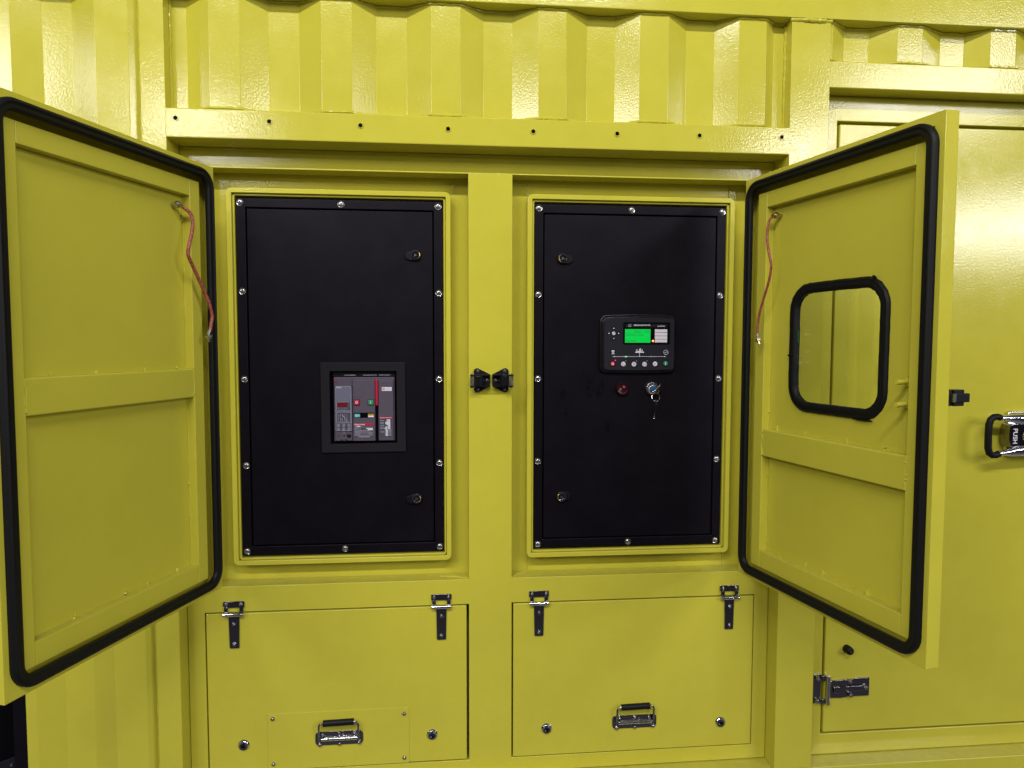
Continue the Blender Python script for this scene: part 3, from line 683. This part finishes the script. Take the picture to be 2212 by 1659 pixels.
link_mesh('mimic_line', ml, WHT, fp, smooth=False)
link_mesh('mimic_led', G.mb().prism(circ(gx_(718), gz_(1141), 2.1, 12), -6, -5.2), LEDG, fp)
for x in (392, 1380, 1700): link_mesh('mimic_led', G.mb().prism(circ(gx_(x), gz_(1141), 1.7, 12), -6, -5.2), MGR, fp)
gs = G.mb(); gs.sweep([(gx_(1702)+7*math.cos(a), gz_(1036)+7.2*math.sin(a), math.cos(a), math.sin(a)) for a in [2*math.pi*i/24 for i in range(24)]], [(.45, -5.2), (.45, -5.8), (-.45, -5.8), (-.45, -5.2)])
gs.tube([(gx_(1702+t*34), -5.7, gz_(1036-12*math.sin(t*math.pi))) for t in [-1+i*.2 for i in range(11)]], .6, 6)
link_mesh('generator_symbol', gs, WHT, fp)
btn = [(392, 1312, RED, 'stop_button'), (655, 1320, PNK, 'manual_button'), (917, 1325, PNK, 'test_button'), (1178, 1325, PNK, 'auto_button'), (1438, 1318, PNK, 'transfer_button'), (1698, 1306, GRN, 'start_button')]
for i, (px, pz, mt, nm) in enumerate(btn):
    link_mesh('button_collar', G.mb().lathe(gx_(px), gz_(pz), [(8.0, -5.9), (9.2, -5.9), (9.6, -5.1)], 24), DRK, G.o)
    o = link_mesh(nm, G.mb().lathe(gx_(px), gz_(pz), [(0, -7.4), (6.8, -7.2), (7.8, -5)], 24), mt, G.o)
    m = G.mb(); X, Z = gx_(px), gz_(pz); dark = GRD
    if i == 0: m.sweep([(X+2.5*math.cos(a), Z+3.2*math.sin(a), math.cos(a), math.sin(a)) for a in [2*math.pi*t/18 for t in range(18)]], [(.9, -7.3), (.9, -7.9), (-.8, -7.9), (-.8, -7.3)]); dark = WHT
    elif i == 5: m.box(X-1.1, X+1.1, -7.9, -7.3, Z-4, Z+4.2); dark = WHT
    elif i == 1: m.tube([(X-1.5, -7.5, Z+5), (X-1.5, -7.5, Z-1), (X-4, -7.5, Z), (X-2, -7.5, Z-4.5), (X+3.5, -7.5, Z-4.5), (X+3.8, -7.5, Z+.5), (X, -7.5, Z+1)], .35, 5)
    elif i == 2:
        for q in ([(-3, -5), (0, 3), (3, -5)], [(-4, 3), (4, 3)], [(-2, 0), (2, 0)], [(-4, 4.5), (4, -4.5)]): m.tube([(X+a, -7.5, Z+b) for a, b in q], .4, 5)
    elif i == 3: m.sweep([(X+5.4*math.cos(a), Z+2.4*math.sin(a), math.cos(a), math.sin(a)) for a in [2*math.pi*t/16 for t in range(16)]], [(.25, -7.3), (.25, -7.7), (-.3, -7.7), (-.3, -7.3)])
    else:
        m.prism([(X-3, Z+1.6), (X-3, Z-1.6), (X, Z)], -7.8, -7.3); m.prism([(X+3, Z+1.6), (X+3, Z-1.6), (X, Z)], -7.8, -7.3)
    link_mesh('button_symbol', m, dark, o, smooth=False)
for px, pz, mt in ((456, 1230, LEDR), (716, 1242, MGR), (978, 1247, MGR), (1238, 1246, MGR)):
    link_mesh('button_led', G.mb().prism(circ(gx_(px), gz_(pz), 2.1, 12), -6, -5.2), mt, G.o)

# =================================================================== RED BUZZER, KEY SWITCH, KEY
Z_ = Thing('alarm_buzzer', 'small round dark red alarm buzzer on the black panel left of the key switch', 'buzzer', (636, 15, -111))
link_mesh('collar', Z_.mb().lathe(636, -91, [(14, 8), (20, 8), (21.5, 11), (21.5, 15.4)], 30), BPL, Z_.o)
zl = link_mesh('red_lens', Z_.mb().lathe(636, -91, [(0, 3), (10, 3), (13, 2), (17, 1), (19.3, 5), (19.5, 9)], 30), LENS, Z_.o)
fb = Z_.mb()
for a0 in (35, 155, 275):
    pts = [(636+4*math.cos(math.radians(a0)), -91+4*math.sin(math.radians(a0)))] + [(636+11*math.cos(math.radians(a0+t)), -91+11*math.sin(math.radians(a0+t))) for t in (0, 15, 30, 45, 60)] + [(636+4*math.cos(math.radians(a0+60)), -91+4*math.sin(math.radians(a0+60)))]
    if a0 != 275: fb.prism(pts, 1.9, 2.8)
link_mesh('fan_mark', fb, plain("mauve_print", (.16, .07, .10), .5), zl, smooth=False)
Ks = Thing('key_switch', 'chrome key switch with a blue centre beside the red buzzer', 'key switch', (731, 15, -110))
link_mesh('base_ring', Ks.mb().lathe(731, -90, [(14, 4), (19, 3), (21, 8), (21.5, 15.4)], 32), STL, Ks.o)
lg = Ks.mb(); n_ = 28
for i in range(n_):
    a = 2*math.pi*i/n_
    if i % 2: lg.prism([(731+r*math.cos(b), -90+r*math.sin(b)) for r, b in ((14.5, a), (18, a), (18, a+.13), (14.5, a+.13))], -2, 4)
link_mesh('knurled_ring', Ks.mb().lathe(731, -90, [(10, -7), (13.5, -8), (16.5, -5), (17, 4)], 32), CHR, Ks.o)
link_mesh('knurling', lg, STL, Ks.o, smooth=False)
link_mesh('lock_barrel', Ks.mb().lathe(731, -90, [(0, -7), (9, -7), (10.4, -6), (10.6, 0)], 28), BLU, Ks.o)
Ky = Thing('key_ring', 'small silver key ring with keys hanging from the key switch', 'keys', (733, -18, -155))
def kr(x, y, z): return (x-733, y+18, z+155)
kb = MB(kr)
kb.prism([(724, -100), (727, -104), (746, -86), (751, -75), (749, -74), (743, -82)], -22, -20)
link_mesh('key_head', kb, STL, Ky.o, bevel=.6)
rp_ = [(734+12.5*math.cos(2*math.pi*i/28), -25+3*math.sin(2*math.pi*i/28), -115+13*math.sin(2*math.pi*i/28)) for i in range(29)]
link_mesh('split_ring', MB(kr).tube(rp_, 1.0, 8, caps=False), CHR, Ky.o)
arcb = [(734+13*math.cos(math.radians(a)), -16, -94+12*math.sin(math.radians(a))) for a in range(-70, 10, 10)]
link_mesh('second_ring', MB(kr).tube(arcb, 1.1, 6), BRS, Ky.o)
kk = MB(kr)
kk.tube([(733, -26, -122), (736, -25, -128), (737.5, -24, -142)], [.8, 1.2, 2.1], 8)
kk.tube([(736, -24, -130), (731, -22, -142)], .9, 6)
kk.prism([(734.5, -144), (739, -145), (738, -158), (734, -157)], -24, -22.6)
kk.prism([(733.5, -156), (736.5, -157), (732.5, -170), (730.5, -169)], -23, -21.8)
link_mesh('hanging_key', kk, DCH, Ky.o, bevel=.3)
link_mesh('key_tip', MB(kr).tube([(731.5, -22, -168), (731.8, -22, -172), (730.6, -22, -176), (731, -22, -180), (730.2, -22, -182)], [1.4, .9, 1.3, 1.0, 1.7], 8), STL, Ky.o)

# =================================================================== DRAW LATCHES on the mullion
def draw_latch(label, side, group='black corner latches meeting on the central post'):
    s_ = side   # -1: left one, points to the right ; +1 mirrored
    cx = 217.5
    T = Thing('draw_latch', label, 'latch', (cx+s_*35, -31, -97), group=group)
    f = lambda x, y, z: T.rel(cx+s_*x, y, z)
    m = MB(f)
    pl = [(3, -42), (3, -78)] + [(42+11*math.cos(math.radians(a)), -87+10*math.sin(math.radians(a))) for a in range(-115, 5, 20)] + [(53, -60)] + [(42+11*math.cos(math.radians(a)), -33+10*math.sin(math.radians(a))) for a in range(0, 118, 20)]
    m.prism(pl, -37, -31)
    base = link_mesh('mounting_plate', m, BPL, T.o, bevel=1)
    m = MB(f); m.box(4, 48, -60, -37, -44, -42); m.box(4, 48, -60, -37, -79, -77)
    m.box(30, 50, -62, -37, -77, -44)
    link_mesh('latch_body', m, BPL, T.o, bevel=1.2)
    m = MB(f); m.box(25, 30, -56, -37, -76, -45); m.box(36, 46, -66, -61, -74, -47)
    link_mesh('latch_pawl', m, BPG, T.o, bevel=1)
    m = MB(f); m.box(48, 65, -70, -52, -46.5, -41); m.box(48, 65, -70, -52, -79.5, -74); m.box(47, 53, -66, -50, -76, -45)
    link_mesh('roller_yoke', m, BPL, T.o, bevel=1.4)
    m = MB(f); m.tube([(57.5, -66, -74), (57.5, -66, -47)], 3.4, 14); m.tube([(62.5, -64, -74), (62.5, -64, -47)], 2.6, 14)
    link_mesh('roller', m, STL, T.o)
    link_mesh('roller_pin', MB(f).tube([(60, -61, -82), (60, -61, -38)], 2.4, 10), STL, T.o)
    for (x, z) in ((41, -32), (41, -88), (13, -60)):
        m = MB(f); y = -37; m.lathe(x, z, [(0, y-3.6), (2, y-3), (5, y-2.6), (6, y)], 14); link_mesh('screw', m, GAL, base)
    m = MB(f); m.prism(hexa(21, -60, 4), -46, -37); link_mesh('striker_bolt', m, CHR, T.o)
draw_latch('left one of the two black roller latches on the yellow central post', -1)
draw_latch('right one of the two black roller latches on the yellow central post', 1)

# =================================================================== ACCESS HATCHES
hex_small = MB(); hex_small.prism(hexa(0, 0, 6.2, 15), -5.5, 0, top=.88); hex_small.lathe(0, 0, [(0, -6.6), (2.5, -6.3), (3.4, -5.5)], 10)
def access_hatch(label, x0, x1, z0, z1, hinges, locks, handle, patch=None):
    T = Thing('access_hatch', label, 'hatch', ((x0+x1)/2, -32, z0))
    link_mesh('hatch_panel', T.mb().box(x0, x1, -31.5, -8, z0, z1), YEL, T.o, bevel=2.2)
    def small(parent, x, y, z, src=[None]):
        if src[0] is None:
            src[0] = link_mesh('hex_bolt', hex_small.__class__() if False else _hs(), GAL, parent, bevel=.5); src[0].location = [c*S for c in T.rel(x, y, z)]; return
        inst(src[0], parent, T.rel(x, y, z), rot=(0, random.uniform(-.5, .5), 0))
    def _hs():
        m = MB(); m.prism(hexa(0, 0, 6.2, 15), -5.5, 0, top=.88); m.lathe(0, 0, [(0, -6.6), (2.5, -6.3), (3.4, -5.5)], 10); return m
    for (hx_, hz_) in hinges:          # hz_ = knuckle height
        m = T.mb(); m.prism(rpts(hx_-31, hx_+31, hz_+19, hz_+38, 3, n=3), -35, -30.5)
        m.box(hx_-28, hx_-17, -38, -33, hz_+3, hz_+21); m.box(hx_+17, hx_+28, -38, -33, hz_+3, hz_+21)
        up = link_mesh('hinge_plate', m, DCH, T.o, bevel=1)
        m = T.mb()
        for a, b in ((-30, -19), (-17.6, 17.6), (19, 30)): m.tube([(hx_+a, -40, hz_), (hx_+b, -40, hz_)], 6.4, 14)
        link_mesh('hinge_barrel', m, CHR, up)
        m = T.mb(); m.prism([(hx_-16, hz_-5), (hx_-14, hz_-103), (hx_-12, hz_-105), (hx_+12, hz_-105), (hx_+14, hz_-103), (hx_+16, hz_-5)], -36, -31.6)
        lf_ = link_mesh('hinge_leaf', m, DCH, T.o, bevel=1.2)
        small(up, hx_-22, -35, hz_+30); small(up, hx_+22, -35, hz_+30)
        small(lf_, hx_, -36, hz_-30); small(lf_, hx_, -36, hz_-91)
    for (lx, lz) in locks:
        o = link_mesh('cam_lock', T.mb().lathe(lx, lz, [(10.5, -36), (14, -36.5), (17, -34), (18, -31.4)], 28), CHR, T.o)
        link_mesh('lock_core', T.mb().lathe(lx, lz, [(0, -33), (6, -33), (7, -37.5), (9, -37.5), (11, -35)], 24), DCH, o)
        link_mesh('lock_insert', T.mb().prism([(lx-3, lz+4), (lx-3, lz-4), (lx+4, lz)], -36.6, -33), BPL, o)
    if patch:
        a, b, c, d = patch
        pt = link_mesh('patch_plate', T.mb().prism(rpts(a, b, c, d, 4, n=3), -33.6, -31.4), YELD, T.o, bevel=.8)
        for (x, z) in ((a+16, d-14), (a+16, d-156), (b-15, d-17), (b-15, d-158)): small(pt, x, -33.6, z)
    # folding pull handle
    cx, cz = handle; y = -34 if patch else -31.6
    o = link_mesh('handle_plate', T.mb().prism(rpts(cx-72, cx+72, cz-22, cz+21, 12, n=4), y-3, y), DCH, T.o, bevel=1)
    m = T.mb(); 
    for a, b in ((-54, -34), (-32, -19), (-17, 18), (20, 34), (36, 55)): m.tube([(cx+a, y-8, cz), (cx+b, y-8, cz)], 5.6, 12)
    m.box(cx-44, cx+48, y-8, y-3, cz+1, cz+8)
    link_mesh('handle_barrel', m, CHR, o, bevel=.5)
    hz2 = cz+54
    bail = [(cx-59, y-6, cz-2), (cx-59, y-14, cz+25), (cx-59, y-16, hz2-9), (cx-56, y-16, hz2-3), (cx-50, y-16, hz2), (cx, y-16, hz2+1), (cx+50, y-16, hz2+2), (cx+56, y-16, hz2-1), (cx+59, y-16, hz2-8), (cx+59, y-14, cz+25), (cx+59, y-6, cz-2)]
    link_mesh('handle_bail', T.mb().tube(bail, 3.2, 10), DCH, o)
    link_mesh('handle_grip', T.mb().tube([(cx-46, y-16, hz2), (cx-45, y-16, hz2), (cx+45, y-16, hz2+2), (cx+46, y-16, hz2+2)], [8.6, 9.6, 9.6, 8.6], 18), RUB, o)
    link_mesh('spring_pin', T.mb().tube([(cx+13, y-6, cz+6), (cx+13, y-6, cz+16)], [1.6, 2.4], 8), CHR, o)
    for (dx, dz) in ((-50, 13), (0, 15), (46, 14), (-58, -18), (60, -16), (0, -17)): small(o, cx+dx, y-3, cz+dz)
    return T
access_hatch('left lower yellow hatch with a bolted patch plate behind its folding handle', -636, 141.5, -1248, -757, [(-554, -758), (64, -756)], [(-534, -1166), (34, -1163)], (-249, -1155), (-463, -37, -1262+14, -1072))
access_hatch('right lower yellow hatch with a plain front and folding handle', 286.5, 1064, -1249, -757, [(367, -756), (982, -758)], [(393, -1163), (961, -1171)], (676, -1152))

# =================================================================== OPEN CABINET DOORS
def cabinet_door(name, label, hx_, hy_, ux, uy, sg, window=False):
    zb = -641
    T = Thing(name, label, 'door', (hx_, hy_, zb), math.atan2(uy, ux))
    f = lambda x, n, z: (x, sg*n, z-zb)
    mb = lambda: MB(f)
    x0, x1, z0, z1 = 0, 678, -641, 533
    # pressed pan: back skin + folded edge
    if window:
        hole = rrect(188, 508, -118, 202, 62, 8)
        m = mb(); ring = []
        for (x, z, nx, nz) in hole:
            cxw, czw = 348, 42; dx, dz = x-cxw, z-czw
            t = min([(q-cxw)/dx for q in (x0+2, x1-2) if abs(dx) > 1e-6 and (q-cxw)/dx > 0] + [(q-czw)/dz for q in (z0+2, z1-2) if abs(dz) > 1e-6 and (q-czw)/dz > 0])
            ring.append((cxw+dx*t, czw+dz*t))
        corners = [(x1-2, z0+2), (x1-2, z1-2), (x0+2, z1-2), (x0+2, z0+2)]
        N = len(hole)
        for yy in (-43, -46.5):
            H = [m.v(p[0], yy, p[1]) for p in hole]; O = [m.v(p[0], yy, p[1]) for p in ring]
            for i in range(N):
                j = (i+1) % N; a, b = ring[i], ring[j]
                def per(p):      # position along the outer rectangle, counter-clockwise from bottom right
                    W, H = x1-x0-4, z1-z0-4
                    if abs(p[0]-(x1-2)) < .01: return p[1]-(z0+2)
                    if abs(p[1]-(z1-2)) < .01: return H+(x1-2-p[0])
                    if abs(p[0]-(x0+2)) < .01: return H+W+(z1-2-p[1])
                    return 2*H+W+(p[0]-x0-2)
                T_ = 2*(x1-x0-4)+2*(z1-z0-4); pa = per(a); L = (per(b)-pa) % T_
                cc = sorted([((per(c)-pa) % T_, c) for c in corners if 1e-3 < (per(c)-pa) % T_ < L-1e-3], reverse=True)
                m.face([H[i], H[j], O[j]] + [m.v(c[0], yy, c[1]) for _, c in cc] + [O[i]])
        link_mesh('door_skin', m, YELD, T.o, smooth=False)
    else:
        link_mesh('door_skin', mb().box(x0+2, x1-2, -46.5, -43, z0+2, z1-2), YELD, T.o)
    pan = mb(); pan.sweep([(x, z, (1 if x > 300 else -1), (1 if z > 0 else -1)) for x, z in ((x1, z0), (x1, z1), (x0, z1), (x0, z0))],
        [(0, -47), (0, -12), (-27, -12), (-27, -14.5), (-3, -14.5), (-3, -47)])
    link_mesh('folded_edge', pan, YEL, T.o, bevel=3.2, seg=3)
    # inner stiffening frame
    fx0, fx1, fz0, fz1 = 52, 629, -599, 483; ix0, ix1, iz0, iz1 = 92, 600, -549, 439
    link_mesh('stile', mb().box(fx0, ix0, -42.8, -19, fz0, fz1), YELD, T.o, bevel=2)
    link_mesh('stile', mb().box(ix1, fx1, -42.8, -19, fz0, fz1), YELD, T.o, bevel=2)
    link_mesh('rail', mb().box(ix0+.2, ix1-.2, -42.8, -19.3, iz1, fz1), YELD, T.o, bevel=2)
    link_mesh('rail', mb().box(ix0+.2, ix1-.2, -42.8, -19.3, fz0, iz0), YELD, T.o, bevel=2)
    cz0, cz1 = (-93, -16) if not window else (-272, -193)
    link_mesh('crossbar', mb().box(ix0+.2, ix1-.2, -42.8, -20, cz0, cz1), YELD, T.o, bevel=4, seg=3)
    # weld blobs
    m = mb()
    spots = [(ix0, z, -42) for z in (iz1-20, iz1-60, 150, -140, -330, -420, iz0+30)] + [(x, cz1, -41) for x in (130, 250, 400, 520, 590)] + [(x, iz0, -41) for x in (150, 260, 330, 480, 590)]
    spots += [(ix0, cz1-10, -21), (ix0, cz1-30, -21), (ix0, cz0+12, -21), (ix1, cz1-12, -21), (ix1, cz0+10, -21), (ix1, cz0+30, -21)]
    for (x, z, n) in spots:
        for q in range(3):
            m.tube([(x+random.uniform(-4, 4), n+random.uniform(-1, 1.5), z+random.uniform(-9, 9)+e) for e in (0, 5)], 2.6, 6, jit=.4)
    # continuous seam along hinge-side stile
    m.tube([(ix0, -41.5, iz0+(iz1-iz0)*t/60) for t in range(61)], 1.8, 6, jit=.4)
    w_ = link_mesh('weld_spatter', m, YELD, T.o); w_['kind'] = 'stuff'
    # rubber seal
    sec = [(-12.5, -12), (-13, -6), (-11.5, -1.5), (-7, .5), (-2, -.6), (1, -.2), (5, 2.6), (9.5, 1.2), (12.5, -4), (12.5, -12)]
    link_mesh('rubber_seal', mb().sweep(rrect(26, 652.5, -617, 507, 40, 10), sec), RUB, T.o, angle=50)
    # two hidden hinges between pan and cabinet
    for z in (380, -480):
        m = mb(); m.tube([(-6, -48, z-45), (-6, -48, z+45)], 7, 12); m.box(-4, 40, -52, -47.2, z-40, z+40)
        h_ = link_mesh('hinge', m, STL, T.o, bevel=.6)
    if window:
        wr = rrect(189, 507, -117, 201, 61, 12)
        random.seed(3)
        wr2 = [(x+random.uniform(-.7, .7), z+random.uniform(-.7, .7), nx, nz) for x, z, nx, nz in wr]
        # densify the straight runs so the sealant edge can wander
        dn = []
        for i, p in enumerate(wr2):
            q = wr2[(i+1) % len(wr2)]; L = math.hypot(q[0]-p[0], q[1]-p[1]); nseg = max(1, int(L/16)); 
            for t in range(nseg):
                u = t/nseg; dn.append((p[0]+(q[0]-p[0])*u+random.uniform(-.6, .6), p[1]+(q[1]-p[1])*u+random.uniform(-.6, .6), p[2]+(q[2]-p[2])*u, p[3]+(q[3]-p[3])*u))
        link_mesh('window_seal', mb().sweep(dn, [(-13.5, -52), (-13.5, -39), (-10, -35.5), (-3, -34), (2, -36), (8, -35), (13, -39), (13.5, -43), (13, -52)]), RUB, T.o)
        m = mb(); m.tube([(476, -33, 212), (484, -32, 208)], 3.2, 7, jit=.3); m.tube([(178, -36, 21), (192, -31.5, 24), (200, -33, 22)], 2.6, 7, jit=.3)
        for t in range(9): m.tube([(420+t*7, -37, -129.5+random.uniform(-.6, .6)), (426+t*7, -37, -130)], 2.2, 6, jit=.4)
        sp = link_mesh('sealant_smear', m, RUB, T.o); sp['kind'] = 'stuff'
        link_mesh('window_pane', mb().prism(rpts(194, 502, -112, 196, 56, n=8), -41.5, -46), GLS, T.o)
        for z in (-31, -81):
            m = mb(); m.tube([(588, -42, z+3), (585, -2, z)], 6, 14)
            m.tube([(585, -2, z), (585, -1, z)], 5, 14)
            o = link_mesh('threaded_stud', m, YELD, T.o)
            m = mb()
            for q in range(7): a = q*.9; m.tube([(589+8*math.cos(a), -40, z+3+8*math.sin(a)), (589+6*math.cos(a), -29, z+3+6*math.sin(a))], 4.5, 6, jit=.35)
            link_mesh('stud_weld', m, YELD, o)
        # small latch on the outer face near the free edge
        m = mb(); m.box(640, 676, -58, -47.4, -77, -43)
        lt = link_mesh('edge_latch', m, BPL, T.o, bevel=2)
        m = mb(); m.box(664, 681, -86, -58, -77, -42); m.box(668, 684, -98, -60, -69, -50)
        link_mesh('latch_lever', m, BPL, lt, bevel=2)
        link_mesh('latch_roller', mb().box(676, 684.6, -60, -54, -68, -50), STL, lt)
    return T, f
uL = (-math.cos(1.2507), -math.sin(1.2507)); uR = (math.cos(1.3754), -math.sin(1.3754))
DL, fL = cabinet_door('cabinet_door', 'left open yellow cabinet door with a plain inside and one crossbar', -542.7, -138.4, *uL, 1)
DR, fR = cabinet_door('cabinet_door', 'right open yellow cabinet door with a small rubber-framed window', 952, -139.3, *uR, -1, True)

# =================================================================== BRAIDED EARTH STRAPS
def smooth_path(P, n=6):
    P = [Vector(p) for p in P]; out = []
    for i in range(len(P)-1):
        p0, p1, p2, p3 = P[max(i-1, 0)], P[i], P[i+1], P[min(i+2, len(P)-1)]
        for t in range(n):
            u = t/n; out.append(.5*((2*p1)+(-p0+p2)*u+(2*p0-5*p1+4*p2-p3)*u*u+(-p0+3*p1-3*p2+p3)*u**3))
    return out+[P[-1]]
def strap(label, hx_, hy_, ux, uy, sg, pts, r, bolt_mat):
    base = pts[0]
    def W(x, n, z):   # door-local to world
        return (hx_+ux*x + sg*n*(-uy), hy_+uy*x + sg*n*ux, z)
    b = W(base[0], -43, base[2]); T = Thing('earth_strap', label, 'strap', b)
    wp = [Vector(W(*p)) for p in pts]
    f = lambda x, y, z: T.rel(x, y, z)
    sp = smooth_path(wp[1:-2])
    link_mesh('braided_cord', MB(f).tube(sp, r, 10), BRD, T.o)
    # top lug and nut
    m = MB(f); m.tube([Vector(W(base[0], -42, base[2])), Vector(W(base[0], -14, base[2]))], 5, 10)
    link_mesh('mounting_bolt', m, bolt_mat, T.o)
    m = MB(f); m.tube([Vector(W(base[0], -30, base[2])), Vector(W(base[0], -20, base[2]))], 9, 6)
    link_mesh('nut', m, bolt_mat, T.o, bevel=.8, smooth=False)
    m = MB(f); m.tube([Vector(W(base[0], -22, base[2])), wp[1], sp[2]], [6, 5, 4.6], 8); link_mesh('lug', m, BRZ, T.o)
    e0, e1 = sp[-1], wp[-1]
    m = MB(f); m.tube([sp[-1], wp[-2]], [4.6, 4.2], 8); link_mesh('lug', m, STL, T.o)
    c = wp[-2]; d = (wp[-1]-wp[-2]).normalized()
    m = MB(f); m.tube([c, c+d*4, c+d*9], [8.5, 9, 8], 6); link_mesh('nut', m, bolt_mat, T.o, bevel=.6, smooth=False)
    m = MB(f); m.tube([c+d*8, c+d*18], 3.4, 8); link_mesh('end_bolt', m, bolt_mat, T.o)
    m = MB(f); q = d.orthogonal().normalized(); m.tube([c+q*9+d*3, c-q*9+d*3], 2.4, 6); link_mesh('washer', m, STL, T.o)
PLc = [(132, -30, 409), (122, -20, 406), (112, -5, 391), (115, 5, 367), (127, 10, 333), (142, 12, 298), (144, 12, 276), (124, 12, 246), (101, 15, 207), (80, 18, 171), (71, 20, 146), (64, 20, 125), (69, 20, 104), (74, 20, 87), (82, 20, 73), (79, 20, 60)]
strap('thick braided red earth strap hanging on the left open door', -542.7, -138.4, *uL, 1, PLc, 4.6, STL)
PRc = [(125, -30, 411), (118, -20, 411), (121, -5, 394), (129, 5, 366), (136, 10, 339), (147, 12, 303), (157, 12, 276), (158, 12, 260), (150, 12, 226), (131, 12, 184), (114, 12, 145), (105, 12, 114), (104, 12, 82), (106, 12, 67), (114, 12, 51)]
strap('thin braided red earth strap hanging on the windowed right door', 952, -139.3, *uR, -1, PRc, 3.4, BRZ)
